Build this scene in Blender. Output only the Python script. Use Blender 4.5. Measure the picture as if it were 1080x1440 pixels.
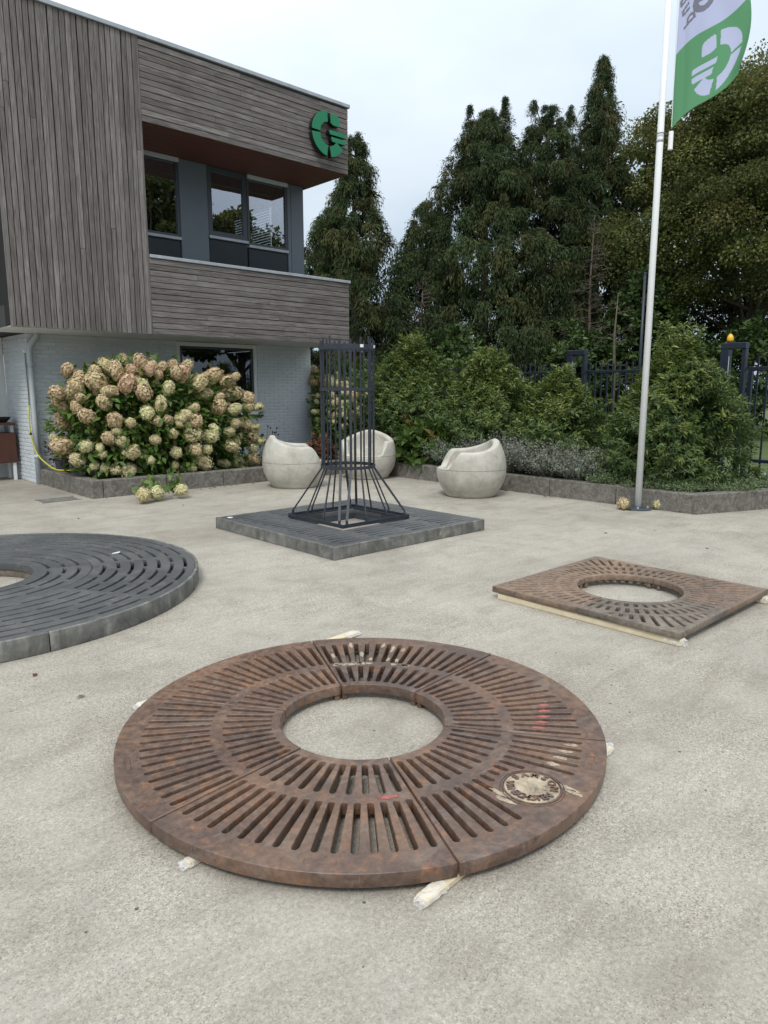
import bpy, bmesh, math, random
import numpy as np
from math import sin, cos, pi, radians
from mathutils import Vector, Matrix

for o in list(bpy.data.objects): bpy.data.objects.remove(o)
SC = bpy.context.scene
COL = SC.collection
rng = np.random.default_rng(7)
random.seed(7)

# ------------------------------------------------------------------ camera
cam = bpy.data.objects.new('camera', bpy.data.cameras.new('camera'))
COL.objects.link(cam)
cam.data.sensor_fit = 'VERTICAL'; cam.data.sensor_height = 36; cam.data.lens = 25.0
cam.data.clip_start = 0.05; cam.data.clip_end = 2000
cam.location = (0, 0, 1.5)
cam.rotation_euler = (radians(90 - 9.7), 0, radians(47.3 - 90))
SC.camera = cam
SC.render.resolution_x = 768; SC.render.resolution_y = 1024

# ------------------------------------------------------------------ world: overcast sky
SUN_EL, SUN_AZ = radians(52), radians(215)       # azimuth measured from +X, counter-clockwise
w = bpy.data.worlds.new('World'); SC.world = w; w.use_nodes = True
nt = w.node_tree; nt.nodes.clear()
def wn(t, **k):
    n = nt.nodes.new(t)
    for a, b in k.items(): setattr(n, a, b)
    return n
out = wn('ShaderNodeOutputWorld'); bg = wn('ShaderNodeBackground'); bg.inputs[1].default_value = 0.10
sky = wn('ShaderNodeTexSky', sky_type='NISHITA', sun_disc=False)
sky.sun_elevation = SUN_EL; sky.sun_rotation = radians(90) - SUN_AZ
tc = wn('ShaderNodeTexCoord')
sep = wn('ShaderNodeSeparateXYZ'); nt.links.new(tc.outputs['Generated'], sep.inputs[0])
mx = wn('ShaderNodeMath', operation='MAXIMUM'); nt.links.new(sep.outputs[2], mx.inputs[0]); mx.inputs[1].default_value = 0.0
grad = wn('ShaderNodeValToRGB')                       # overcast dome: brighter overhead than at the horizon
nt.links.new(mx.outputs[0], grad.inputs[0])
e = grad.color_ramp.elements
e[0].position = 0; e[0].color = (.38, .425, .47, 1)
e[1].position = .9; e[1].color = (1.52, 1.47, 1.40, 1)
# cloud sheet: flat layer seen in perspective
zp = wn('ShaderNodeMath', operation='ADD'); nt.links.new(mx.outputs[0], zp.inputs[0]); zp.inputs[1].default_value = 0.18
dv = wn('ShaderNodeVectorMath', operation='DIVIDE'); nt.links.new(tc.outputs['Generated'], dv.inputs[0])
cmb = wn('ShaderNodeCombineXYZ')
for i in range(3): nt.links.new(zp.outputs[0], cmb.inputs[i])
nt.links.new(cmb.outputs[0], dv.inputs[1])
nz = wn('ShaderNodeTexNoise'); nz.inputs['Scale'].default_value = 0.75; nz.inputs['Detail'].default_value = 5; nz.inputs['Roughness'].default_value = .5
nt.links.new(dv.outputs[0], nz.inputs['Vector'])
cr = wn('ShaderNodeValToRGB'); nt.links.new(nz.outputs[0], cr.inputs[0])
cr.color_ramp.elements[0].position = .34; cr.color_ramp.elements[0].color = (6.0, 7.0, 8.1, 1)
cr.color_ramp.elements[1].position = .66; cr.color_ramp.elements[1].color = (9.1, 9.8, 10.4, 1)
mul = wn('ShaderNodeMixRGB', blend_type='MULTIPLY'); mul.inputs[0].default_value = 1
nt.links.new(cr.outputs[0], mul.inputs[1]); nt.links.new(grad.outputs[0], mul.inputs[2])
mixs = wn('ShaderNodeMixRGB'); mixs.inputs[0].default_value = .90
nt.links.new(sky.outputs[0], mixs.inputs[1]); nt.links.new(mul.outputs[0], mixs.inputs[2])
nt.links.new(mixs.outputs[0], bg.inputs[0]); nt.links.new(bg.outputs[0], out.inputs[0])

sl = bpy.data.lights.new('sun', 'SUN'); sl.energy = 1.5; sl.angle = radians(16); sl.color = (1, .965, .91)
sun = bpy.data.objects.new('sun', sl); COL.objects.link(sun)
sd = Vector((cos(SUN_EL) * cos(SUN_AZ), cos(SUN_EL) * sin(SUN_AZ), sin(SUN_EL)))
sun.rotation_euler = sd.to_track_quat('Z', 'Y').to_euler()

SC.render.engine = 'CYCLES'
SC.view_settings.view_transform = 'Standard'; SC.view_settings.look = 'None'
SC.view_settings.exposure = 0.48; SC.view_settings.gamma = 1
SC.view_settings.use_curve_mapping = False
try:
    SC.cycles.max_bounces = 6; SC.cycles.transparent_max_bounces = 8
except Exception: pass

# ------------------------------------------------------------------ helpers
def setp(o, label=None, cat=None, group=None, kind=None):
    if label: o['label'] = label
    if cat: o['category'] = cat
    if group: o['group'] = group
    if kind: o['kind'] = kind
    return o

def link(name, me, mat=None, parent=None, loc=None, **k):
    o = bpy.data.objects.new(name, me); COL.objects.link(o)
    if mat is not None and me is not None and len(me.materials) == 0:
        for m in (mat if isinstance(mat, (list, tuple)) else [mat]): me.materials.append(m)
    if parent is not None: o.parent = parent
    if loc is not None: o.location = loc
    return setp(o, **k)

def thing(name, label, cat, loc=(0, 0, 0), rz=0, group=None):
    o = bpy.data.objects.new(name, None); COL.objects.link(o)
    o.location = loc; o.rotation_euler = (0, 0, rz); o.empty_display_size = .1
    return setp(o, label, cat, group)

class MB:
    def __init__(s): s.v = []; s.f = []; s.m = []
    def add(s, vs, fs, mi=0):
        n = len(s.v); s.v += [tuple(map(float, p)) for p in vs]
        s.f += [tuple(i + n for i in f) for f in fs]; s.m += [mi] * len(fs)
    def box(s, lo, hi, mi=0):
        (a, b, c), (d, e_, f) = lo, hi
        s.add([(a,b,c),(d,b,c),(d,e_,c),(a,e_,c),(a,b,f),(d,b,f),(d,e_,f),(a,e_,f)],
              [(0,3,2,1),(4,5,6,7),(0,1,5,4),(1,2,6,5),(2,3,7,6),(3,0,4,7)], mi)
    def cbox(s, lo, hi, b=.004, mi=0):
        lo, hi = np.array(lo, float), np.array(hi, float)
        vs = []; idx = {}
        for ax in range(3):
            for sx in (0, 1):
                for sy in (0, 1):
                    for sz in (0, 1):
                        sg = (sx, sy, sz)
                        p = [hi[i] - (0 if i == ax else b) if sg[i] else lo[i] + (0 if i == ax else b) for i in range(3)]
                        idx[(ax, sx, sy, sz)] = len(vs); vs.append(p)
        F = []
        for ax in range(3):
            o1, o2 = [(1, 2), (2, 0), (0, 1)][ax]
            for sgn in (0, 1):
                q = []
                for a, c in ((0, 0), (1, 0), (1, 1), (0, 1)):
                    k = [0, 0, 0]; k[ax] = sgn; k[o1] = a; k[o2] = c
                    q.append(idx[(ax, *k)])
                F.append(tuple(q if sgn else q[::-1]))
        for ax in range(3):                 # edges along ax between faces o1,o2
            o1, o2 = [(1, 2), (2, 0), (0, 1)][ax]
            for a in (0, 1):
                for c in (0, 1):
                    k0 = [0, 0, 0]; k0[o1] = a; k0[o2] = c; k1 = list(k0); k1[ax] = 1
                    q = [idx[(o1, *k0)], idx[(o1, *k1)], idx[(o2, *k1)], idx[(o2, *k0)]]
                    F.append(tuple(q if a == c else q[::-1]) if False else tuple(q[::-1] if (a ^ c) == 0 else q))
        for sx in (0, 1):
            for sy in (0, 1):
                for sz in (0, 1):
                    q = [idx[(i, sx, sy, sz)] for i in range(3)]
                    F.append(tuple(q if (sx + sy + sz) % 2 else q[::-1]))
        s.add(vs, F, mi)
    def tube(s, pts, r, n=8, caps=True, mi=0):
        P = [Vector(p) for p in pts]; m = len(P)
        rs = r if hasattr(r, '__len__') else [r] * m
        rings = []; up = None
        for i in range(m):
            t = (P[min(i+1, m-1)] - P[max(i-1, 0)]).normalized()
            if up is None: up = t.orthogonal().normalized()
            up = (up - t * up.dot(t)).normalized(); sd_ = t.cross(up)
            rings.append([P[i] + (up * cos(2*pi*k/n) + sd_ * sin(2*pi*k/n)) * rs[i] for k in range(n)])
        vs = [p for rg in rings for p in rg]; F = []
        for i in range(m-1):
            for k in range(n):
                k2 = (k+1) % n
                F.append((i*n+k, i*n+k2, (i+1)*n+k2, (i+1)*n+k))
        if caps: F += [tuple(range(n-1, -1, -1)), tuple((m-1)*n + k for k in range(n))]
        s.add(vs, F, mi)
    def lathe(s, prof, n=24, c=(0, 0, 0), mi=0):
        vs = []; F = []
        for r, z in prof:
            for k in range(n): vs.append((c[0] + r*cos(2*pi*k/n), c[1] + r*sin(2*pi*k/n), c[2] + z))
        for i in range(len(prof)-1):
            for k in range(n):
                k2 = (k+1) % n; F.append((i*n+k, i*n+k2, (i+1)*n+k2, (i+1)*n+k))
        F.append(tuple(range(n-1, -1, -1))); F.append(tuple((len(prof)-1)*n + k for k in range(n)))
        s.add(vs, F, mi)
    def bar(s, a, b, wx, wy, mi=0, up=(0, 0, 1)):
        a, b = Vector(a), Vector(b); t = (b - a).normalized(); u = Vector(up)
        if abs(t.dot(u)) > .99: u = Vector((1, 0, 0))
        sd_ = t.cross(u).normalized(); u2 = sd_.cross(t)
        vs = [p + sd_*sx*wx/2 + u2*sy*wy/2 for p in (a, b) for sx, sy in ((-1,-1),(1,-1),(1,1),(-1,1))]
        s.add(vs, [(0,1,2,3),(7,6,5,4),(0,4,5,1),(1,5,6,2),(2,6,7,3),(3,7,4,0)], mi)
    def mesh(s, name, smooth=False):
        me = bpy.data.meshes.new(name); me.from_pydata(s.v, [], s.f)
        if any(s.m): me.polygons.foreach_set('material_index', s.m)
        bm = bmesh.new(); bm.from_mesh(me); bmesh.ops.recalc_face_normals(bm, faces=bm.faces); bm.to_mesh(me); bm.free()
        if smooth: me.polygons.foreach_set('use_smooth', [True]*len(me.polygons))
        me.update(); return me
    def build(s, name, mat, parent=None, smooth=False, loc=None, **k):
        return link(name, s.mesh(name, smooth), mat, parent, loc, **k)

def np_mesh(name, V, F, tint=None, smooth=False, tint2=None):
    """V (n,3), F (m,k) all faces with k corners"""
    me = bpy.data.meshes.new(name); V = np.ascontiguousarray(V, np.float32); F = np.ascontiguousarray(F, np.int32)
    m, k = F.shape
    me.vertices.add(len(V)); me.vertices.foreach_set('co', V.ravel())
    me.loops.add(m*k); me.loops.foreach_set('vertex_index', F.ravel())
    me.polygons.add(m); me.polygons.foreach_set('loop_start', np.arange(0, m*k, k, dtype=np.int32))
    try: me.polygons.foreach_set('loop_total', np.full(m, k, np.int32))
    except Exception: pass
    if smooth: me.polygons.foreach_set('use_smooth', np.ones(m, bool))
    me.update(calc_edges=True)
    if tint is not None:
        a = me.attributes.new('tint', 'FLOAT', 'POINT'); a.data.foreach_set('value', np.ascontiguousarray(tint, np.float32))
    if tint2 is not None:
        a = me.attributes.new('tone', 'FLOAT', 'POINT'); a.data.foreach_set('value', np.ascontiguousarray(tint2, np.float32))
    return me

def unit(a): return a / np.maximum(np.linalg.norm(a, axis=-1, keepdims=True), 1e-9)

def leaf_mesh(name, P, D, N, L, W, tint, tone=None, fold=.25, bend=.0):
    """one rhombic folded leaf for each row: base P, direction D, face normal N"""
    n = len(P); D = unit(D); S = unit(np.cross(D, N)); N = np.cross(S, D)
    L = np.broadcast_to(np.asarray(L, float), (n,))[:, None]; W = np.broadcast_to(np.asarray(W, float), (n,))[:, None]
    mid = P + D*L*.45
    V = np.stack([P, mid + S*W*.5 + N*W*fold, P + D*L - N*L*bend, mid - S*W*.5 + N*W*fold], 1).reshape(-1, 3)
    b = np.arange(n)[:, None]*4
    F = np.concatenate([b + [0, 1, 2], b + [0, 2, 3]], 0)
    t = np.repeat(tint, 4); t2 = np.repeat(tone, 4) if tone is not None else None
    return np_mesh(name, V, F, t, tint2=t2)

# ------------------------------------------------------------------ materials
def mat(name, base=(.5,.5,.5), rough=.7, metal=0., spec=.5):
    m = bpy.data.materials.new(name); m.use_nodes = True
    b = m.node_tree.nodes['Principled BSDF']
    b.inputs['Base Color'].default_value = (*base, 1); b.inputs['Roughness'].default_value = rough
    b.inputs['Metallic'].default_value = metal; b.inputs['Specular IOR Level'].default_value = spec
    return m
class NB:
    def __init__(s, m): s.m = m; s.t = m.node_tree; s.b = s.t.nodes['Principled BSDF']; s.o = s.t.nodes['Material Output']
    def n(s, typ, ins=None, **k):
        x = s.t.nodes.new(typ)
        for a, b in k.items(): setattr(x, a, b)
        for a, b in (ins or {}).items(): s.i(x, a, b)
        return x
    def i(s, x, a, b):
        if hasattr(b, 'is_output') or isinstance(b, bpy.types.NodeSocket): s.t.links.new(b, x.inputs[a])
        else: x.inputs[a].default_value = b
    def coord(s, scale=(1,1,1), rand=0., kind='Object'):
        c = s.n('ShaderNodeTexCoord').outputs[kind]
        if rand:
            oi = s.n('ShaderNodeObjectInfo').outputs['Random']
            mm = s.n('ShaderNodeMath', {0: oi, 1: rand}, operation='MULTIPLY').outputs[0]
            c = s.n('ShaderNodeVectorMath', {0: c, 1: mm}, operation='ADD').outputs[0]
        return s.n('ShaderNodeMapping', {'Vector': c, 'Scale': scale}).outputs[0]
    def noise(s, v, scale, detail=4, rough=.55, dist=0.):
        return s.n('ShaderNodeTexNoise', {'Vector': v, 'Scale': scale, 'Detail': detail, 'Roughness': rough, 'Distortion': dist}).outputs[0]
    def ramp(s, f, stops, interp='LINEAR'):
        r = s.n('ShaderNodeValToRGB', {0: f}); r.color_ramp.interpolation = interp
        els = r.color_ramp.elements
        while len(els) < len(stops): els.new(.5)
        for e_, (p, c) in zip(els, stops):
            e_.position = p; e_.color = (*c, 1) if len(c) == 3 else c
        return r.outputs[0]
    def mix(s, f, a, b, mode='MIX'):
        x = s.n('ShaderNodeMixRGB', {0: f}, blend_type=mode)
        for k, c in ((1, a), (2, b)):
            s.i(x, k, (*c, 1) if isinstance(c, tuple) and len(c) == 3 else c)
        return x.outputs[0]
    def math(s, op, a, b=0., clamp=False):
        x = s.n('ShaderNodeMath', {0: a, 1: b}, operation=op); x.use_clamp = clamp; return x.outputs[0]
    def bump(s, h, strength=.3, dist=.01):
        x = s.n('ShaderNodeBump', {'Height': h, 'Strength': strength, 'Distance': dist})
        s.t.links.new(x.outputs[0], s.b.inputs['Normal']); return x
    def color(s, c): s.t.links.new(c, s.b.inputs['Base Color'])
    def rough(s, c): s.t.links.new(c, s.b.inputs['Roughness'])
g1 = lambda v: (v, v, v)

def m_yard():
    m = mat('yard_concrete', rough=.85, spec=.3); b = NB(m); v = b.coord()
    big = b.noise(v, .55, 5, .6, .8); med = b.noise(v, 3.2, 6, .65, .4); fine = b.noise(v, 60, 3, .6)
    c = b.ramp(big, [(.26, (.282, .256, .216)), (.48, (.348, .321, .276)), (.72, (.408, .377, .325))])
    c2 = b.ramp(med, [(.30, (.80, .785, .77)), (.52, (1, 1, 1)), (.72, (1.10, 1.09, 1.08))])
    c = b.mix(.8, c, c2, 'MULTIPLY')
    # brushed streaks
    st = b.noise(b.coord((.5, 2.6, 1)), 2.2, 6, .7, 1.2)
    c = b.mix(.55, c, b.ramp(st, [(.30, (.78, .75, .70)), (.5, (1, 1, 1)), (.68, (1.12, 1.11, 1.09))]), 'MULTIPLY')
    # aggregate: small pebbles of several tones
    vo = b.n('ShaderNodeTexVoronoi', {'Vector': v, 'Scale': 230.}); 
    peb = b.ramp(b.n('ShaderNodeSeparateColor', {0: vo.outputs['Color']}).outputs[0],
                 [(.0, (.38, .36, .34)), (.14, (.74, .73, .71)), (.5, (1, 1, 1)), (.85, (1.14, 1.13, 1.11)), (1, (1.6, 1.54, 1.44))])
    worn = b.ramp(b.noise(v, 1.1, 4, .6), [(.38, g1(.35)), (.62, g1(.95))])
    c = b.mix(worn, c, b.mix(1., c, peb, 'MULTIPLY'))
    c = b.mix(.55, c, b.ramp(fine, [(.3, g1(.70)), (.7, g1(1.25))]), 'MULTIPLY')
    # scattered dark pits and stains
    v2 = b.n('ShaderNodeTexVoronoi', {'Vector': v, 'Scale': 9.})
    pit = b.ramp(v2.outputs['Distance'], [(.045, g1(1)), (.075, g1(0))])
    pk = b.ramp(b.n('ShaderNodeSeparateColor', {0: v2.outputs['Color']}).outputs[1], [(.72, g1(0)), (.74, g1(1))])
    c = b.mix(b.math('MULTIPLY', pit, pk), c, (.10, .085, .07))
    sta = b.ramp(b.noise(v, 1.7, 7, .7, 1.5), [(.60, g1(0)), (.73, g1(.42))])
    c = b.mix(sta, c, (.21, .19, .165))
    b.color(c)
    h = b.math('ADD', b.math('MULTIPLY', vo.outputs['Distance'], .5), b.math('MULTIPLY', fine, 1.0))
    b.bump(h, .28, .004)
    return m
def m_wood(axis):
    m = mat('weathered_wood_' + axis, rough=.82, spec=.25); b = NB(m)
    sc = (1.2, 26, 26) if axis == 'x' else (26, 26, 1.2)
    v = b.coord(sc, rand=37.)
    gr = b.noise(v, 1.6, 7, .68, 1.4); fin = b.noise(b.coord((4, 160, 160) if axis == 'x' else (160, 160, 4), 11.), 1., 3, .6)
    oi = b.n('ShaderNodeObjectInfo').outputs['Random']
    c = b.ramp(gr, [(.22, (.058, .052, .049)), (.42, (.128, .119, .113)), (.60, (.215, .205, .197)), (.80, (.37, .358, .346))])
    pb = b.ramp(oi, [(0, (.80, .77, .75)), (.35, (.94, .91, .89)), (.7, (1.04, 1.02, 1.0)), (1, (1.18, 1.15, 1.13))])
    c = b.mix(1., c, pb, 'MULTIPLY')
    c = b.mix(.6, c, b.ramp(fin, [(.3, g1(.62)), (.7, g1(1.3))]), 'MULTIPLY')
    wv = b.ramp(b.noise(b.coord((.8, .8, .8), 5.), 1.3, 4, .6), [(.35, (.84, .79, .79)), (.65, (1.1, 1.1, 1.12))])
    c = b.mix(.8, c, wv, 'MULTIPLY')
    b.color(c); b.bump(b.math('ADD', gr, b.math('MULTIPLY', fin, .5)), .5, .004); return m
def m_soffit():
    m = mat('red_cedar', rough=.55); b = NB(m); v = b.coord((1, 24, 24), 31.)
    b.color(b.ramp(b.noise(v, 1.5, 6, .6, 1.), [(.25, (.055, .020, .014)), (.75, (.17, .055, .036))])); return m
def m_brick():
    m = mat('painted_brick', rough=.6, spec=.4); b = NB(m); v = b.coord()
    oi = b.n('ShaderNodeObjectInfo').outputs['Random']
    c = b.ramp(b.noise(v, 3, 5, .6), [(.3, (.555, .595, .625)), (.7, (.63, .665, .69))])
    c = b.mix(1., c, b.ramp(oi, [(0, g1(.92)), (1, g1(1.06))]), 'MULTIPLY')
    c = b.mix(b.ramp(b.noise(v, 1.7, 7, .72, 1.), [(.58, g1(0)), (.78, g1(.35))]), c, (.22, .22, .20))
    b.color(c); b.bump(b.noise(v, 70, 4, .65), .5, .006); return m
def m_rust(name, cs, sheen=.32):
    m = mat(name, rough=.55, spec=.55); b = NB(m); v = b.coord(rand=9.)
    a = b.noise(v, 2.6, 7, .68, .6); f = b.noise(v, 34, 5, .7); k = b.noise(v, 15, 7, .75, .8)
    c = b.ramp(a, [(.28, cs[0]), (.48, cs[1]), (.66, cs[2])])
    c = b.mix(b.ramp(k, [(.52, g1(0)), (.70, g1(.75))]), c, cs[3])
    c = b.mix(.85, c, b.ramp(f, [(.3, g1(.55)), (.5, g1(1)), (.72, g1(1.5))]), 'MULTIPLY')
    du = b.noise(v, 4.4, 8, .75, 1.6); c = b.mix(b.ramp(du, [(.52, g1(0)), (.70, g1(.5))]), c, cs[4] if len(cs) > 4 else (.24, .205, .175))
    sc_ = b.noise(b.coord((3, 60, 3), 5.), 1., 5, .7, 2.); c = b.mix(b.ramp(sc_, [(.62, g1(0)), (.70, g1(.4))]), c, (.30, .27, .24))
    oi = b.n('ShaderNodeObjectInfo').outputs['Random']
    c = b.mix(1., c, b.ramp(oi, [(0, (.86, .88, .9)), (1, (1.12, 1.08, 1.04))]), 'MULTIPLY')
    # freshly rusted patches run warmer on edges that were knocked
    b.color(c); b.rough(b.ramp(f, [(.3, g1(sheen - .06)), (.7, g1(sheen + .22))]))
    b.bump(b.math('ADD', f, b.math('MULTIPLY', k, .6)), .35, .004); return m
def m_iron():
    m = mat('grey_cast_iron', rough=.45, spec=.6); b = NB(m); v = b.coord(rand=3.)
    a = b.noise(v, 1.6, 6, .65, .6); f = b.noise(v, 40, 4, .7); k = b.noise(v, 5, 6, .7, 1.)
    c = b.ramp(a, [(.3, (.052, .054, .057)), (.5, (.072, .075, .078)), (.72, (.110, .110, .108))])
    c = b.mix(b.ramp(k, [(.55, g1(0)), (.75, g1(.6))]), c, (.17, .145, .12))
    c = b.mix(.7, c, b.ramp(f, [(.3, g1(.75)), (.72, g1(1.3))]), 'MULTIPLY')
    b.color(c); b.rough(b.ramp(k, [(.3, g1(.36)), (.7, g1(.62))])); b.bump(f, .25, .003); return m
def m_rim():
    m = mat('galvanised_rim', rough=.7, spec=.4); b = NB(m); v = b.coord(rand=3.)
    c = b.ramp(b.noise(v, 7, 7, .7, .5), [(.28, (.075, .075, .068)), (.5, (.145, .143, .130)), (.72, (.27, .26, .235))])
    st = b.noise(b.coord((14, 14, 2)), 1.2, 5, .6)
    c = b.mix(.8, c, b.ramp(st, [(.3, g1(.6)), (.7, g1(1.3))]), 'MULTIPLY')
    b.color(c); b.bump(b.noise(v, 40, 4, .7), .4, .004); return m
def m_chair():
    m = mat('cast_concrete', rough=.62, spec=.4); b = NB(m); v = b.coord(rand=4.)
    c = b.ramp(b.noise(v, 2.2, 6, .62, .8), [(.28, (.36, .335, .275)), (.5, (.47, .445, .385)), (.72, (.56, .54, .48))])
    drt = b.ramp(b.noise(v, 3.1, 7, .7, 1.2), [(.50, g1(0)), (.74, g1(.5))])
    c = b.mix(drt, c, (.20, .185, .155))
    c = b.mix(.5, c, b.ramp(b.noise(v, 22, 5, .7), [(.3, g1(.82)), (.7, g1(1.12))]), 'MULTIPLY')
    b.color(c); b.bump(b.noise(v, 60, 3, .6), .12, .003); return m
def m_kerb():
    m = mat('old_concrete_kerb', rough=.9, spec=.2); b = NB(m); v = b.coord(rand=6.)
    c = b.ramp(b.noise(v, 11, 8, .75, 1.), [(.28, (.070, .063, .054)), (.48, (.15, .138, .12)), (.62, (.23, .215, .19)), (.8, (.38, .36, .325))])
    c = b.mix(.7, c, b.ramp(b.noise(v, 90, 3, .7), [(.3, g1(.6)), (.7, g1(1.35))]), 'MULTIPLY')
    b.color(c); b.bump(b.noise(v, 50, 6, .7), .7, .01); return m
def m_leaf(name, stops, rough=.5, transl=.25, tones=None, spec=.4, randobj=0.):
    m = mat(name, rough=rough, spec=spec); b = NB(m)
    t = b.n('ShaderNodeAttribute', attribute_name='tint').outputs['Fac']
    c = b.ramp(t, stops)
    if tones:
        t2 = b.n('ShaderNodeAttribute', attribute_name='tone').outputs['Fac']
        c = b.mix(t2, c, b.ramp(t, tones))
    if randobj:
        oi = b.n('ShaderNodeObjectInfo').outputs['Random']
        c = b.mix(1., c, b.ramp(oi, [(0, g1(1 - randobj)), (1, g1(1 + randobj))]), 'MULTIPLY')
    b.color(c)
    tr = b.n('ShaderNodeBsdfTranslucent'); b.t.links.new(c, tr.inputs[0])
    ms = b.n('ShaderNodeMixShader'); ms.inputs[0].default_value = transl
    b.t.links.new(b.b.outputs[0], ms.inputs[1]); b.t.links.new(tr.outputs[0], ms.inputs[2]); b.t.links.new(ms.outputs[0], b.o.inputs[0])
    return m
def m_flower():
    m = mat('hydrangea_petal', rough=.7, spec=.2); b = NB(m)
    t = b.n('ShaderNodeAttribute', attribute_name='tint').outputs['Fac']
    oc = b.n('ShaderNodeSeparateColor', {0: b.n('ShaderNodeObjectInfo').outputs['Color']}).outputs[0]     # 0 dried, 1 fresh cream green
    dry = b.ramp(t, [(0, (.29, .17, .085)), (.35, (.52, .38, .21)), (.7, (.69, .56, .35)), (1, (.82, .72, .52))])
    cream = b.ramp(t, [(0, (.36, .36, .13)), (.4, (.62, .59, .30)), (1, (.84, .79, .54))])
    pink = b.ramp(t, [(0, (.38, .18, .11)), (.5, (.62, .40, .27)), (1, (.80, .65, .48))])
    c = b.mix(b.ramp(oc, [(.35, g1(0)), (.85, g1(1))]), dry, cream)
    c = b.mix(b.ramp(oc, [(.06, g1(.7)), (.2, g1(0))]), c, pink)
    b.color(c)
    tr = b.n('ShaderNodeBsdfTranslucent'); b.t.links.new(c, tr.inputs[0])
    ms = b.n('ShaderNodeMixShader'); ms.inputs[0].default_value = .25
    b.t.links.new(b.b.outputs[0], ms.inputs[1]); b.t.links.new(tr.outputs[0], ms.inputs[2]); b.t.links.new(ms.outputs[0], b.o.inputs[0])
    return m
def m_glass(name, refl):
    m = bpy.data.materials.new(name); m.use_nodes = True; t = m.node_tree; t.nodes.clear()
    o = t.nodes.new('ShaderNodeOutputMaterial'); gl = t.nodes.new('ShaderNodeBsdfGlossy'); gl.inputs['Roughness'].default_value = .0
    gl.inputs['Color'].default_value = (.92, .92, 1, 1)
    tr = t.nodes.new('ShaderNodeBsdfTransparent'); tr.inputs[0].default_value = (.62, .66, .66, 1)
    fr = t.nodes.new('ShaderNodeFresnel'); fr.inputs[0].default_value = 1.6
    ml = t.nodes.new('ShaderNodeMath'); ml.operation = 'MULTIPLY_ADD'; ml.inputs[1].default_value = 1.2; ml.inputs[2].default_value = refl; ml.use_clamp = True
    mxs = t.nodes.new('ShaderNodeMixShader')
    t.links.new(fr.outputs[0], ml.inputs[0]); t.links.new(ml.outputs[0], mxs.inputs[0]); t.links.new(tr.outputs[0], mxs.inputs[1]); t.links.new(gl.outputs[0], mxs.inputs[2]); t.links.new(mxs.outputs[0], o.inputs[0])
    return m
def m_var(name, c0, c1, scale=5, rough=.6, spec=.4, bump=0., metal=0.):
    m = mat(name, rough=rough, spec=spec, metal=metal); b = NB(m); v = b.coord(rand=5.)
    f = b.noise(v, scale, 6, .65, .5); b.color(b.ramp(f, [(.3, c0), (.7, c1)]))
    if bump: b.bump(b.noise(v, scale*8, 4, .65), bump, .005)
    return m
def m_plastic():
    m = mat('clear_film', (.9, .9, .92), .12, spec=.8); b = NB(m)
    tr = b.n('ShaderNodeBsdfTransparent'); ms = b.n('ShaderNodeMixShader'); ms.inputs[0].default_value = .30
    b.t.links.new(tr.outputs[0], ms.inputs[1]); b.t.links.new(b.b.outputs[0], ms.inputs[2]); b.t.links.new(ms.outputs[0], b.o.inputs[0]); return m

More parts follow.
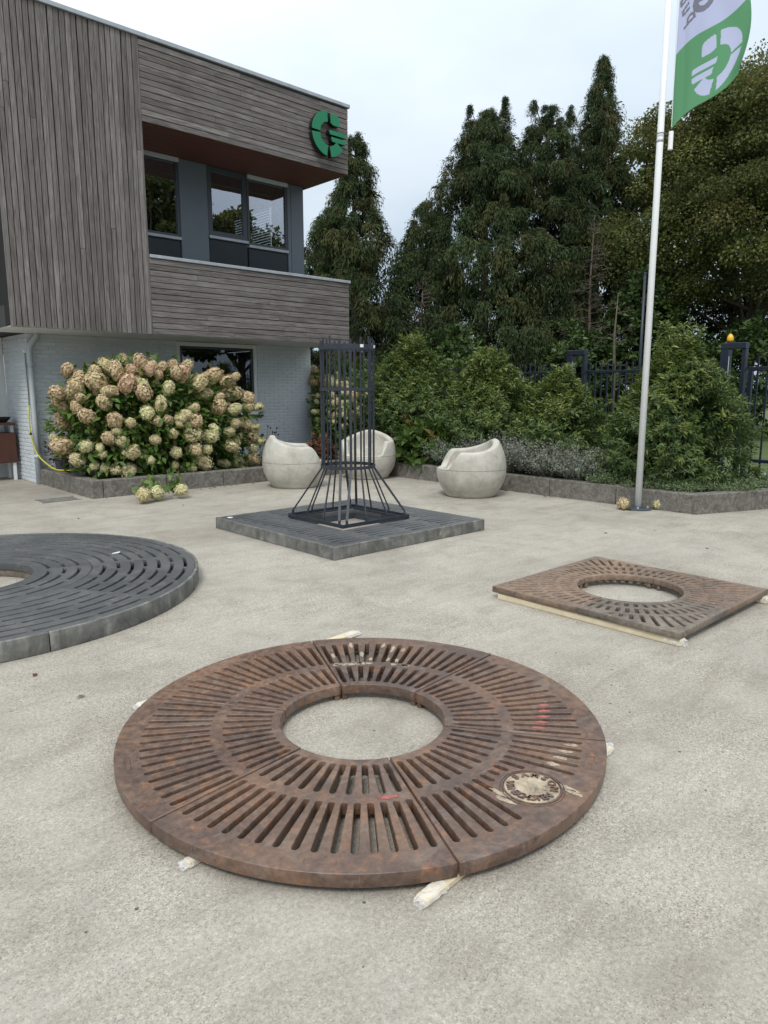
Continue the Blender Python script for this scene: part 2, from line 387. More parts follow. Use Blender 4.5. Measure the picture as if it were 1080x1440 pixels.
M = dict(
    yard=m_yard(), wood_x=m_wood('x'), wood_z=m_wood('z'), soffit=m_soffit(), brick=m_brick(),
    rust=m_rust('rusty_iron', [(.062, .040, .033), (.105, .066, .049), (.165, .098, .064), (.26, .115, .048)]),
    rust2=m_rust('worn_rusty_iron', [(.10, .070, .054), (.15, .105, .078), (.21, .145, .10), (.28, .15, .075)], .45),
    rustdark=m_rust('dark_worn_iron', [(.085, .070, .058), (.13, .108, .088), (.18, .15, .12), (.22, .15, .09)], .45),
    iron=m_iron(), rim=m_rim(), chair=m_chair(), kerb=m_kerb(),
    panel=m_var('blue_grey_panel', (.112, .134, .162), (.132, .156, .184), 1.2, .5, .4),
    frame=m_var('anthracite_frame', (.050, .060, .074), (.064, .075, .090), 3, .45),
    navy=m_var('navy_panel', (.012, .018, .026), (.018, .025, .034), 2, .35),
    alu=m_var('aluminium_trim', (.30, .33, .355), (.42, .45, .475), 6, .45, metal=.25),
    white=m_var('white_paint', (.68, .69, .68), (.78, .79, .78), 4, .5),
    polewhite=m_var('white_pole', (.82, .83, .84), (.88, .88, .88), 5, .35),
    pipe=m_var('grey_pipe', (.42, .46, .49), (.50, .54, .57), 3, .45),
    black=mat('black_recess', (.012, .012, .012), .9),
    room=mat('dark_interior', (.05, .05, .05), .9), roomlight=mat('pale_interior', (.45, .45, .44), .8),
    green=m_var('green_sign_face', (.004, .165, .075), (.008, .20, .092), 3, .45),
    signside=mat('black_sign_edge', (.008, .010, .013), .5),
    steel=m_var('anthracite_steel', (.022, .027, .036), (.036, .043, .054), 14, .42),
    gate=m_var('navy_gate_paint', (.010, .014, .026), (.018, .023, .038), 8, .4),
    soil=m_var('bed_soil', (.035, .026, .018), (.08, .06, .045), 9, .95, bump=.8),
    asphalt=m_var('road_asphalt', (.16, .16, .16), (.24, .235, .23), 3, .9, bump=.3),
    grass=m_var('rough_grass', (.045, .07, .02), (.10, .12, .04), 2, .9, bump=.5),
    bark=m_var('bark', (.055, .042, .032), (.13, .105, .08), 9, .9, bump=.8),
    barkpale=m_var('pale_bark', (.07, .066, .042), (.14, .125, .085), 9, .9, bump=.6),
    batten=m_var('pine_batten', (.52, .43, .28), (.68, .60, .43), 8, .7),
    film=m_plastic(), amber=mat('amber_lens', (.80, .40, .015), .25),
    pot=m_var('dark_pot', (.045, .045, .05), (.08, .08, .085), 6, .6),
    cabinet=m_var('brown_cabinet', (.075, .028, .018), (.11, .042, .028), 4, .5),
    hose=mat('yellow_hose', (.52, .50, .05), .45), hose2=mat('grey_hose', (.17, .17, .13), .5),
    pink=m_var('pink_paint', (.17, .085, .065), (.44, .125, .115), 55, .7),
    mortar=m_var('cream_mortar', (.20, .15, .11), (.50, .43, .31), 40, .9, bump=.5),
    glass=m_glass('window_glass', .26), glass2=m_glass('dark_window_glass', .02),
    conifer=m_leaf('conifer_spray', [(0, (.024, .038, .018)), (.5, (.056, .082, .036)), (1, (.112, .142, .060))], .85, .25,
                   tones=[(0, (.048, .050, .020)), (.5, (.098, .098, .040)), (1, (.16, .15, .064))], spec=.08),
    maple=m_leaf('maple_leaf', [(0, (.046, .068, .018)), (.5, (.105, .135, .038)), (1, (.20, .225, .066))], .55, .4,
                 tones=[(0, (.085, .048, .016)), (.5, (.150, .092, .030)), (1, (.22, .145, .048))], spec=.3),
    bright=m_leaf('yellow_green_leaf', [(0, (.06, .08, .02)), (1, (.20, .22, .07))], .55, .35),
    laurel=m_leaf('laurel_leaf', [(0, (.030, .056, .014)), (.5, (.070, .118, .029)), (1, (.145, .20, .050))], .45, .25,
                  tones=[(0, (.10, .135, .028)), (1, (.29, .33, .075))], spec=.45),
    hydleaf=m_leaf('hydrangea_leaf', [(0, (.040, .080, .016)), (.5, (.092, .170, .030)), (1, (.19, .29, .06))], .45, .35,
                   tones=[(0, (.14, .12, .025)), (1, (.28, .26, .06))]),
    lav=m_leaf('silver_foliage', [(0, (.10, .11, .085)), (.5, (.21, .215, .18)), (1, (.36, .355, .32))], .8, .2,
               tones=[(0, (.12, .16, .10)), (1, (.23, .28, .19))], spec=.2),
    cover=m_leaf('low_cover_leaf', [(0, (.06, .10, .04)), (.5, (.13, .18, .08)), (1, (.24, .29, .15))], .7, .25),
    redleaf=m_leaf('reddish_leaf', [(0, (.035, .014, .014)), (1, (.12, .05, .045))], .5, .2),
    peren=m_leaf('perennial_leaf', [(0, (.035, .07, .014)), (.6, (.09, .15, .03)), (1, (.18, .22, .06))], .5, .3, tones=[(0, (.20, .05, .03)), (1, (.35, .12, .06))]),
    dryflower=m_leaf('dry_brown_bloom', [(0, (.10, .045, .025)), (1, (.26, .13, .075))], .8, .2),
    petal=m_flower(),
    flagwhite=mat('flag_white', (.66, .69, .86), .8), flaggreen=mat('flag_green', (.16, .42, .22), .8), flaggrey=mat('flag_grey', (.17, .17, .22), .8),
)
for k, tl in (('flagwhite', .45), ('flaggreen', .4)):
    b = NB(M[k]); c = b.b.inputs['Base Color'].default_value[:]
    tr = b.n('ShaderNodeBsdfTranslucent'); tr.inputs[0].default_value = c
    ms = b.n('ShaderNodeMixShader'); ms.inputs[0].default_value = tl
    b.t.links.new(b.b.outputs[0], ms.inputs[1]); b.t.links.new(tr.outputs[0], ms.inputs[2]); b.t.links.new(ms.outputs[0], b.o.inputs[0])
# ------------------------------------------------------------------ ground
mb = MB(); mb.add([(-300,-300,-.02),(300,-300,-.02),(300,300,-.02),(-300,300,-.02)], [(0,1,2,3)])
mb.build('ground', M['grass'], kind='structure')
mb = MB(); mb.add([(-14,-14,0),(11.6,-14,0),(11.6,15.5,0),(-14,15.5,0)], [(0,1,2,3)])
mb.build('yard', M['yard'], kind='structure')
mb = MB(); mb.add([(11.6,-40,-.008),(17.5,-40,-.008),(17.5,3.9,-.008),(11.6,5.6,-.008)], [(0,1,2,3)])
mb.build('road', M['asphalt'], kind='structure')
mb = MB()
mb.add([(3.85,10.15,.17),(8.78,10.15,.17),(8.78,12.3,.17),(3.85,12.3,.17)], [(0,1,2,3)])
mb.add([(8.78,3.95,.17),(11.5,2.9,.17),(11.6,4.2,.17),(11.6,16,.17),(8.78,16,.17)], [(0,1,2,3,4)])
mb.build('planting_bed', M['soil'], kind='structure')

def kerb_run(parent, pts, wdt=.16, h=.25, piece=1.0):
    for (a, b_) in zip(pts[:-1], pts[1:]):
        a, b_ = Vector((*a, 0)), Vector((*b_, 0)); L = (b_ - a).length; n = max(1, round(L / piece)); ang = math.atan2(b_.y - a.y, b_.x - a.x)
        for i in range(n):
            l = L / n; m_ = MB(); j = random.uniform(-.006, .006)
            m_.cbox((.004, 0, -.03), (l - .004, wdt, h + j), .012)
            o = m_.build('kerb_stone', M['kerb'], parent); o.location = a + (b_ - a) * (i / n); o.rotation_euler = (0, random.uniform(-.003, .003), ang)
k1 = thing('planter_kerb', 'low grey concrete kerb of the flower bed under the brick wall', 'kerb', (3.68, 10, 0))
kerb_run(k1, [(0, 2.26), (0, 0.0)], .16)
kerb_run(k1, [(.162, 0.0), (4.94, 0.0)], .16)
k2 = thing('planter_kerb', 'low grey concrete kerb in front of the tall shrubs beside the flagpole', 'kerb', (8.62, 3.7, 0))
kerb_run(k2, [(.16, .06), (.16, 6.30)], .16)
for c_ in k2.children: pass
kerb_run(k2, [(-.02, 0.02), (3.1, -1.2)], .17)

# ------------------------------------------------------------------ office building
B = thing('office_building', 'two storey office with weathered wood cladding above a pale blue grey brick ground floor', 'building', (0, 0, 0))
YC, YW, YB, XL, XM, XR, ZB, ZP, ZS, ZT = 11.04, 12.30, 12.30, 3.10, 5.165, 9.26, 2.39, 3.55, 5.53, 6.68
# cores: behind the cladding
mb = MB()
mb.box((XL+.01, YC+.024, ZB+.02), (XM-.005, YW+.3, ZT)); 
mb.build('wall_core', M['black'], B)
mb = MB(); mb.box((XM, YC+.024, ZB+.02), (XR-.024, YC+.22, ZP-.004)); mb.build('parapet_core', M['black'], B)
mb = MB(); mb.box((XM, YC+.024, ZS+.02), (XR-.024, 21, ZT-.003)); mb.build('roof_box', M['black'], B)
mb = MB(); mb.box((XL, YC+.23, ZB+.015), (XR-.03, 21, ZB+.30)); mb.build('floor_slab', M['room'], B)
mb = MB(); mb.box((XL+.02, YC+.03, ZB), (XR-.03, YB-.002, ZB+.012)); mb.build('soffit_panel', M['white'], B)
mb = MB(); mb.box((XM-.004, YC+.03, 2.75), (XM+.02, YW-.01, ZS)); mb.build('side_wall', M['frame'], B)
# vertical boards
n = 26; pw = (XM - XL) / n
for i in range(n):
    x0 = XL + i*pw; cuts = [ZB-.01, ZT+.02]
    if random.random() < .35: cuts.insert(1, random.uniform(3.2, 6.2))
    for a, b_ in zip(cuts[:-1], cuts[1:]):
        m_ = MB(); jy = random.uniform(-.004, .004)
        m_.cbox((-pw/2+.0055, -.022, .001), (pw/2-.0055, 0, b_-a-.002), .003)
        o = m_.build('vertical_board', M['wood_z'], B, loc=(x0+pw/2, YC+.018+jy, a)); o.rotation_euler = (0, random.uniform(-.0012, .0012), 0)
m_ = MB(); m_.cbox((0, 0, 0), (.035, .06, ZT+.02-ZB+.012), .003); m_.build('corner_board', M['wood_z'], B, loc=(XM-.012, YC-.006, ZB-.012))
# horizontal boards, front and the right end return
def hboards(z0, z1, n, x0, x1, y, end_depth):
    ph = (z1 - z0) / n
    for i in range(n):
        cuts = [x0]; x = x0 + random.uniform(.6, 3.2)
        while x < x1 - .5: cuts.append(x); x += random.uniform(1.5, 3.6)
        cuts.append(x1)
        for a, b_ in zip(cuts[:-1], cuts[1:]):
            m_ = MB(); m_.cbox((.001, -.022, .0045), (b_-a-.0015, 0, ph-.0045), .003)
            o = m_.build('horizontal_board', M['wood_x'], B, loc=(a, y+.018+random.uniform(-.003, .003), z0+i*ph)); o.rotation_euler = (0, random.uniform(-.0012, .0012), 0)
        m_ = MB(); m_.cbox((.001, 0, .0035), (end_depth, .022, ph-.0035), .003)
        o = m_.build('end_board', M['wood_x'], B, loc=(x1+.001, y+.02, z0+i*ph)); o.rotation_euler = (0, 0, pi/2)
hboards(ZB-.005, ZP-.004, 13, XM+.025, XR-.002, YC, 1.3)
hboards(ZS, ZT-.004, 13, XM+.025, XR-.002, YC, 4.)
# soffit boards under the roof box
ns = 14; ps = (YW - YC - .03) / ns
for i in range(ns):
    m_ = MB(); m_.cbox((0, .006, 0), (XR-XM-.05, ps-.006, .018), .003)
    m_.build('soffit_board', M['soffit'], B, loc=(XM+.03, YC+.03+i*ps, ZS))
# metal copings
m_ = MB(); m_.cbox((XL-.3, YC-.035, ZT+.022), (XR+.035, YC+.30, ZT+.085), .006); m_.build('roof_coping', M['alu'], B)
m_ = MB(); m_.cbox((XR-.26, YC+.302, ZT+.022), (XR+.035, 21, ZT+.083), .006); m_.build('roof_coping', M['alu'], B)
m_ = MB(); m_.cbox((XM+.03, YC-.03, ZP), (XR+.025, YC+.30, ZP+.05), .005); m_.build('parapet_coping', M['alu'], B)
# window wall, storey above
def rect_frame(m_, x0, x1, z0, z1, t, y0, y1):
    m_.cbox((x0, y0, z0), (x1, y1, z0+t), .004); m_.cbox((x0, y0, z1-t), (x1, y1, z1), .004)
    m_.cbox((x0, y0, z0+t), (x0+t, y1, z1-t), .004); m_.cbox((x1-t, y0, z0+t), (x1, y1, z1-t), .004)
m_ = MB()
m_.box((5.48, YW+.05, 2.71), (9.115, YW+.20, 4.20)); m_.build('spandrel_wall', M['frame'], B)
m_ = MB(); m_.cbox((6.40, YW-.02, 3.60), (6.955, YW+.06, ZS-.002), .006); m_.build('cladding_panel', M['panel'], B)
m_ = MB(); m_.cbox((8.72, YW-.02, 3.60), (8.80, YW+.06, ZS-.002), .006); m_.build('cladding_panel', M['panel'], B)
m_ = MB(); m_.cbox((8.805, YW-.02, 3.60), (9.115, YW+.06, ZS-.002), .006); m_.build('cladding_panel', M['panel'], B)
wins = [(5.47, 6.395, 4.20, 5.525, .045, True), (6.96, 7.79, 4.32, 5.525, .09, False), (7.80, 8.715, 4.26, 5.525, .045, True)]
for (x0, x1, z0, z1, t, box) in wins:
    m_ = MB(); rect_frame(m_, x0, x1, z0, z1, t, YW-.01, YW+.05)
    W_ = m_.build('window', M['frame'], B)
    m_ = MB(); m_.box((x0+t-.004, YW+.018, z0+t-.004), (x1-t+.004, YW+.024, z1-t+.004)); m_.build('pane', M['glass'], W_)
    m_ = MB(); m_.cbox((x0-.002, YW-.05, z0-.055), (x1+.002, YW+.03, z0-.004), .004); m_.build('window_sill', M['alu'], W_)
    m_ = MB(); m_.cbox((x0+.01, YW-.004, 3.62), (x1-.01, YW+.04, z0-.06), .004); m_.build('lower_panel', M['navy'], W_)
    m_ = MB(); m_.cbox((x0+.01, YW-.03, 3.60), (x1-.01, YW+.03, 3.618), .003); m_.build('bottom_trim', M['alu'], W_)
    if box: m_ = MB(); m_.cbox((x0, YW-.06, z1-.075), (x1, YW-.012, z1-.002), .006); m_.build('blind_box', M['pipe'], W_)
    # venetian blind inside
    m_ = MB(); zz = z0 + .06
    while zz < z1 - .05:
        m_.box((x0+.05, YW+.09, zz), (x1-.05, YW+.125, zz+.002)); zz += .045
    if x0 < 6: m_.build('blind', M['frame'], W_)
# interior of the storey: back wall with a lit side opening towards the right end
m_ = MB(); m_.box((5.47, 16.0, 2.71), (9.1, 16.05, ZS-.01)); m_.build('inner_wall', M['room'], B)
m_ = MB(); m_.box((9.06, YW+.21, 2.71), (9.11, 13.35, ZS-.01)); m_.box((9.06, 13.35, 2.71), (9.11, 14.9, 4.05)); m_.box((9.06, 13.35, 5.35), (9.11, 14.9, ZS-.01)); m_.box((9.06, 14.9, 2.71), (9.11, 16, ZS-.01))
m_.build('end_wall', M['room'], B)
m_ = MB(); zz = 4.07
while zz < 5.33: m_.box((9.0, 13.36, zz), (9.045, 14.89, zz+.022)); zz += .055
m_.box((9.0, 14.08, 4.05), (9.05, 14.15, 5.35)); m_.build('end_blind', M['room'], B)
m_ = MB(); m_.box((5.6, 13.2, ZS-.03), (9.0, 13.26, ZS-.012)); m_.build('ceiling_light', M['roomlight'], B)
# upper left recess
m_ = MB(); m_.cbox((0, YW-.02, ZB+.01), (XL-.002, YW+.3, ZT), .004); m_.build('recess_panel', M['panel'], B)
m_ = MB(); m_.cbox((-.6, 13.6, 0), (3.66, 13.7, ZB), .004); m_.build('entrance_wall', M['white'], B)
m_ = MB(); m_.cbox((2.5, 13.55, 0.05), (3.02, 13.598, 2.15), .004); m_.build('entrance_door', M['navy'], B)
# brick ground floor
LW, LZ0, LZ1 = (6.22, 7.94), 1.03, ZB
m_ = MB()
XB0, XB1 = 3.66, 9.25
for (a, b_, c_, d_) in [(XB0, LW[0], 0, ZB), (LW[1], XB1, 0, ZB), (LW[0], LW[1], 0, LZ0)]:
    m_.box((a+.010 if a == XB0 else a, YB+.010, c_), (b_-.010 if b_ == XB1 else b_, YB+.22, d_))
m_.box((XB0+.010, YB+.22, 0), (XB0+.22, 13.6, ZB))
m_.build('mortar_wall', M['brick'], B)
bl, bh, jt = .208, .052, .013
mbk = MB(); mbk.cbox((-bl/2, 0, 0), (bl/2, .09, bh), .004); full = mbk.mesh('brick'); full.materials.append(M['brick'])
mbk = MB(); mbk.cbox((-bl/4+.0025, 0, 0), (bl/4-.0025, .09, bh), .004); half = mbk.mesh('half_brick'); half.materials.append(M['brick'])
slots_ = []
rows = int(ZB / (bh + jt))
for r_ in range(rows):
    z = r_*(bh+jt) + .004
    off = (r_ % 2) * (bl+jt)/2
    x = XB0 + .002 - off
    while x < XB1 - .05:
        a, b_ = max(x, XB0+.002), min(x + bl, XB1-.002)
        for (p, q) in ([(a, b_)] if z > LZ1 or z + bh < LZ0 - .05 or b_ < LW[0] or a > LW[1] else [(a, min(b_, LW[0]-.003)), (max(a, LW[1]+.003), b_)]):
            if q - p > .03: slots_.append((p, q, z, 'f'))
        x += bl + jt
    y = YB + (0 if r_ % 2 else .11)
    while y < 13.55:
        slots_.append((y+.003, min(y + bl, 13.59), z, 's')); y += bl + jt
def vis(s): return (s[3] == 's') or s[0] < 4.35 or s[1] > 8.05
slots_.sort(key=lambda s: (not vis(s), -abs(s[1]-s[0]) if False else 0, (s[0] if s[3] == 'f' else 3)))
rest = MB(); cnt = 0
for (p, q, z, wch) in slots_:
    if wch == 'f': loc, rot = ((p+q)/2, YB - random.uniform(0, .002), z), 0
    else: loc, rot = (XB0 - random.uniform(0, .002), (p+q)/2, z), -pi/2
    if cnt < 300 and vis((p, q, z, wch)):
        me = full if q - p > .16 else half
        o = bpy.data.objects.new('brick', me); COL.objects.link(o); o.parent = B; o.location = loc; o.rotation_euler = (0, 0, rot)
        o.scale = ((q-p)/(bl if me is full else bl/2-.005), 1, 1); cnt += 1
    elif wch == 'f': rest.cbox((p, loc[1], z), (q, YB+.05, z+bh), .004)
    else: rest.cbox((loc[0], p, z), (loc[0]+.05, q, z+bh), .004)
rest.build('brickwork', M['brick'], B, kind='stuff')
# ground floor window
m_ = MB(); rect_frame(m_, LW[0], LW[1], LZ0, ZB-.004, .075, YB+.03, YB+.10); W_ = m_.build('window', M['white'], B)
m_ = MB(); rect_frame(m_, LW[0]+.077, LW[1]-.077, LZ0+.077, ZB-.081, .045, YB+.045, YB+.09); m_.build('sash', M['frame'], W_)
m_ = MB(); m_.box((LW[0]+.1, YB+.062, LZ0+.1), (LW[1]-.1, YB+.068, ZB-.1)); m_.build('pane', M['glass2'], W_)
m_ = MB(); m_.cbox((LW[0]-.05, YB-.06, LZ0-.045), (LW[1]+.07, YB+.04, LZ0-.003), .006); m_.build('window_sill', M['frame'], W_)
m_ = MB(); m_.box((5.2, 15.4, 0), (9.2, 15.45, ZB)); m_.box((9.15, YB+.23, 0), (9.2, 15.4, ZB)); m_.box((5.2, YB+.23, 0), (5.25, 15.4, ZB)); m_.box((5.2, YB+.23, .3), (9.2, 15.4, .32)); m_.build('inner_room', M['room'], B)
m_ = MB(); rect_frame(m_, 6.9, 8.0, .9, 2.1, .06, 15.3, 15.36); m_.build('inner_window', M['roomlight'], B)
# downpipe
m_ = MB(); m_.tube([(3.80, YB-.085, ZB+.02), (3.795, YB-.085, ZB-.06), (3.70, YB-.085, ZB-.17), (3.665, YB-.085, ZB-.25), (3.665, YB-.085, 1.1), (3.665, YB-.085, .01)], .048, 14)
DP = m_.build('drain_pipe', M['pipe'], B, smooth=True)
for z in (1.86, .42):
    m_ = MB(); m_.tube([(3.665, YB-.085, z), (3.665, YB-.085, z+.06)], .053, 14); m_.build('pipe_collar', M['pipe'], DP, smooth=True)

# ------------------------------------------------------------------ G shaped sign on the wall
def logo_polys():
    """G emblem in unit coordinates, list of closed outlines (upright, reading direction +x)"""
    def ring(a0, a1, ro=1., ri=.52, n=16, sy=1.12):
        A = [radians(a0 + (a1-a0)*i/n) for i in range(n+1)]
        return [(ro*cos(a), sy*ro*sin(a)) for a in A] + [(ri*cos(a), sy*ri*sin(a)) for a in A[::-1]]
    P = [ring(96, 177), ring(184, 263)]
    P.append(ring(277, 328, ro=1.0))
    P.append([(.10, .56), (.10, 1.03), (.16, 1.08), (.52, 1.0), (.62, .93), (.64, .86), (.64, .52), (.60, .47), (.30, .47)])
    P.append([(.02, .22), (.98, .22), (1.02, .18), (1.02, .0), (.06, .0)])
    P.append([(.14, -.10), (1.02, -.10), (1.00, -.26), (.94, -.34), (.18, -.34)])
    return P
def curve_plate(name, polys, h, bev=.0, smooth=False):
    cu = bpy.data.curves.new(name, 'CURVE'); cu.dimensions = '2D'; cu.fill_mode = 'BOTH'
    cu.extrude = max(h/2 - bev, .0001); cu.bevel_depth = bev; cu.bevel_resolution = 1; cu.offset = -bev
    for P in polys:
        s_ = cu.splines.new('POLY'); s_.points.add(len(P)-1); s_.use_cyclic_u = True
        for p, q in zip(s_.points, P): p.co = (q[0], q[1], 0, 1)
    o = bpy.data.objects.new(name, cu); COL.objects.link(o)
    dg = bpy.context.evaluated_depsgraph_get(); me = bpy.data.meshes.new_from_object(o.evaluated_get(dg))
    bpy.data.objects.remove(o); bpy.data.curves.remove(cu); me.materials.clear(); me.name = name
    return me
def text_mesh(ch, size, h):
    cu = bpy.data.curves.new('text', 'FONT'); cu.body = ch; cu.size = size; cu.extrude = h; cu.align_x = 'CENTER'; cu.offset = size*.03
    o = bpy.data.objects.new('text', cu); COL.objects.link(o)
    dg = bpy.context.evaluated_depsgraph_get(); me = bpy.data.meshes.new_from_object(o.evaluated_get(dg))
    bpy.data.objects.remove(o); bpy.data.curves.remove(cu); me.materials.clear(); return me
SG = thing('wall_sign', 'green G shaped emblem on the wood cladding near the roof corner', 'sign', (8.70, YC-.09, 6.10))
for P in logo_polys():
    me = curve_plate('emblem_piece', [[(x*.385, y*.345) for x, y in P]], .10, .004)
    me.materials.append(M['green']); me.materials.append(M['signside'])
    for p in me.polygons: p.material_index = 0 if p.normal.z > .3 else 1
    o = link('emblem_piece', me, None, SG); o.rotation_euler = (pi/2, 0, 0)
    m_ = MB(); cx_ = sum(x for x, y in P)/len(P)*.385; cz_ = sum(y for x, y in P)/len(P)*.345
    m_.tube([(cx_, .02, cz_), (cx_, .088, cz_)], .012, 8); m_.build('stand_off', M['signside'], o).matrix_parent_inverse = o.matrix_basis.inverted()
# ------------------------------------------------------------------ tree grates
def capsule(r0, r1, ang, wd, n=5):
    """rounded slot along a radius, from r0 to r1"""
    h = wd/2; P = []
    for k in range(n+1):
        a = -pi/2 + pi*k/n; P.append((r1 - h + h*cos(a), h*sin(a)))
    for k in range(n+1):
        a = pi/2 + pi*k/n; P.append((r0 + h + h*cos(a), h*sin(a)))
    c, s_ = cos(ang), sin(ang)
    return [(x*c - y*s_, x*s_ + y*c) for x, y in P]
def sector(r0, r1, a0, a1, gap=.0, n=40):
    g0, g1_ = gap/r0, gap/r1
    O = [(r1*cos(a), r1*sin(a)) for a in np.linspace(a0+g1_, a1-g1_, n)]
    I = [(r0*cos(a), r0*sin(a)) for a in np.linspace(a1-g0, a0+g0, max(n//2, 6))]
    return O + I
def blob(m_, cx, cy, rx, ry, ang, z, seed, n=11, h=.0012):
    rr = random.Random(seed); P = []
    for k in range(n):
        a = 2*pi*k/n; q = rr.uniform(.6, 1.2); x, y = rx*q*cos(a), ry*q*sin(a)
        P.append((cx + x*cos(ang) - y*sin(ang), cy + x*sin(ang) + y*cos(ang)))
    V = [(x, y, z+h) for x, y in P] + [(x*1.0, y*1.0, z) for x, y in P]
    m_.add(V, [tuple(range(n))] + [(i, n+i, n+(i+1) % n, (i+1) % n) for i in range(n)])

RG = thing('round_tree_grate', 'rusty brown round cast iron tree grate with radial slots in the foreground', 'tree grate', (1.925, 2.225, 0))
R0, R1, ZG0, ZG1 = .36, 1.03, .028, .076
MC = (.845*cos(radians(-84.3)), .845*sin(radians(-84.3))); MR = .112
for s_ in range(6):
    a0 = radians(5.6 + 60*s_); a1 = a0 + pi/3
    polys = [sector(R0, R1, a0, a1, .0042)]
    for (ra, rb, n_, wd) in ((.398, .605, 10, .0235), (.655, .935, 15, .0235)):
        for k in range(n_):
            mid = (ra+rb)/2; pad = .034/mid
            a = a0 + pad + (a1 - a0 - 2*pad)*k/(n_-1)
            ivs = [(ra, rb)]
            if s_ == 4:
                p = np.array([cos(a), sin(a)]); t_ = p @ np.array(MC); dd = math.hypot(*(np.array(MC) - p*t_))
                Rk = MR + .026
                if dd < Rk:
                    hw = math.sqrt(Rk*Rk - dd*dd); ivs = [(ra, min(rb, t_-hw)), (max(ra, t_+hw), rb)]
            for (p0, p1) in ivs:
                if p1 - p0 > .045: polys.append(capsule(p0, p1, a, wd))
    me = curve_plate('grate_segment', polys, ZG1-ZG0, .0028); 
    G = link('grate_segment', me, M['rust'], RG, (0, 0, (ZG0+ZG1)/2 + random.uniform(-.002, .002)))
    for aa, sg in ((a0, 1), (a1, -1)):                   # hooked feet beside each joint on the inner rim
        m_ = MB(); q = aa + sg*.052
        m_.cbox((-.022, -.014, -.055), (.022, .014, -.018), .004); f = m_.build('foot', M['rust'], G)
        f.location = ((R0+.030)*cos(q), (R0+.030)*sin(q), 0); f.rotation_euler = (0, 0, q)
    if s_ == 4:                                           # cast maker's medallion
        z = (ZG1-ZG0)/2
        mm = m_var('medallion_iron', (.13, .088, .070), (.56, .48, .34), 20, .7, bump=.3)
        m_ = MB(); m_.lathe([(MR-.012, z-.001), (MR-.012, z+.0025), (MR-.016, z+.004), (.004, z+.004)], 40, (MC[0], MC[1], 0)); m_.build('medallion', mm, G, label='round medallion plate with cast lettering')
        m_ = MB(); N_ = 48
        for rr_, zz in ((MR-.006, z+.005), (MR+.004, z+.003)):
            m_.tube([(MC[0]+rr_*cos(2*pi*k/N_), MC[1]+rr_*sin(2*pi*k/N_), zz-.003) for k in range(N_+1)], .0035, 5, False)
        m_.build('medallion_ring', M['rust'], G)
        def arc_text(txt, rad, a_start, a_end, inward):
            for i, ch in enumerate(txt):
                a = a_start + (a_end - a_start)*i/(len(txt)-1)
                lm = text_mesh(ch, .040, .0035); o = link('letter', lm, M['rust'], G)
                rot = a - pi/2 if not inward else a + pi/2
                rr_ = rad - .013 if not inward else rad + .013
                o.location = (MC[0]+rr_*cos(a), MC[1]+rr_*sin(a), z+.006); o.rotation_euler = (0, 0, rot)
        ax = radians(14)
        arc_text('SAMSON', .078, ax + radians(72), ax - radians(72), False)
        arc_text('WINSCHOTEN', .078, ax + radians(112), ax + radians(248), True)
        m_ = MB(); a = radians(-66); rc = .972
        rect_pts = [(rc-.014, -.05), (rc+.014, -.05), (rc+.014, .05), (rc-.014, .05), (rc-.014, -.05)]
        m_.tube([(x*cos(a)-y*sin(a), x*sin(a)+y*cos(a), z) for x, y in rect_pts], .0022, 4); m_.build('cast_mark', M['rust'], G)
    if s_ in (2, 3):
        m_ = MB(); a = (a0+a1)/2 + .1; rc = .980; z = (ZG1-ZG0)/2
        rect_pts = [(rc-.010, -.05), (rc+.010, -.05), (rc+.010, .05), (rc-.010, .05), (rc-.010, -.05)]
        m_.tube([(x*cos(a)-y*sin(a), x*sin(a)+y*cos(a), z) for x, y in rect_pts], .002, 4); m_.build('cast_mark', M['rust'], G)
    z = (ZG1-ZG0)/2 + .0004
    pitch_o = (a1-a0-2*.034/.795)/14
    if s_ == 5:                                           # pink chalk marks along the bars near the joint
        m_ = MB()
        for k in range(1, 6):
            a = a0 + .034/.795 + pitch_o*(k-.5); r_ = .745 + .018*k
            blob(m_, r_*cos(a), r_*sin(a), .030, .0125, a, z, 50+k, 15)
        m_.build('paint_mark', M['pink'], G, label='pink paint streak')
    if s_ == 3:
        m_ = MB(); a = a1 - .14; blob(m_, .632*cos(a), .632*sin(a), .012, .04, a, z, 77, 17); m_.build('paint_mark', M['pink'], G, label='pink paint smear')
    if s_ in (0, 4):                                      # cement residue left between the slots
        m_ = MB()
        if s_ == 0:
            for k in range(6, 14):
                a = a0 + .034/.795 + pitch_o*(k+.5)
                for r_ in (.69, .76, .85, .90): 
                    if random.random() < .4: blob(m_, r_*cos(a), r_*sin(a), random.uniform(.02, .05), random.uniform(.010, .014), a, z, random.random(), 15)
            for k in range(14):
                a = a0 + .4 + .6*random.random(); r_ = random.choice([.63, .635, .62]); blob(m_, r_*cos(a), r_*sin(a), .012, random.uniform(.01, .03), a, z, random.random())
        else:
            for k in range(10, 14):
                a = a0 + .034/.795 + pitch_o*(k+.5); r_ = .86 + .015*(k-11)
                blob(m_, r_*cos(a), r_*sin(a), .03, .0135, a, z, k, 15)
            for (x, y) in ((-.015, -.15), (-.06, -.125), (.10, .105), (.13, .09)):
                blob(m_, MC[0]+y*.9, MC[1]-x*.9, .045, .0125, radians(95), z, int(abs(x)*900), 15)
        m_.build('cement_residue', M['mortar'], G, kind='stuff')

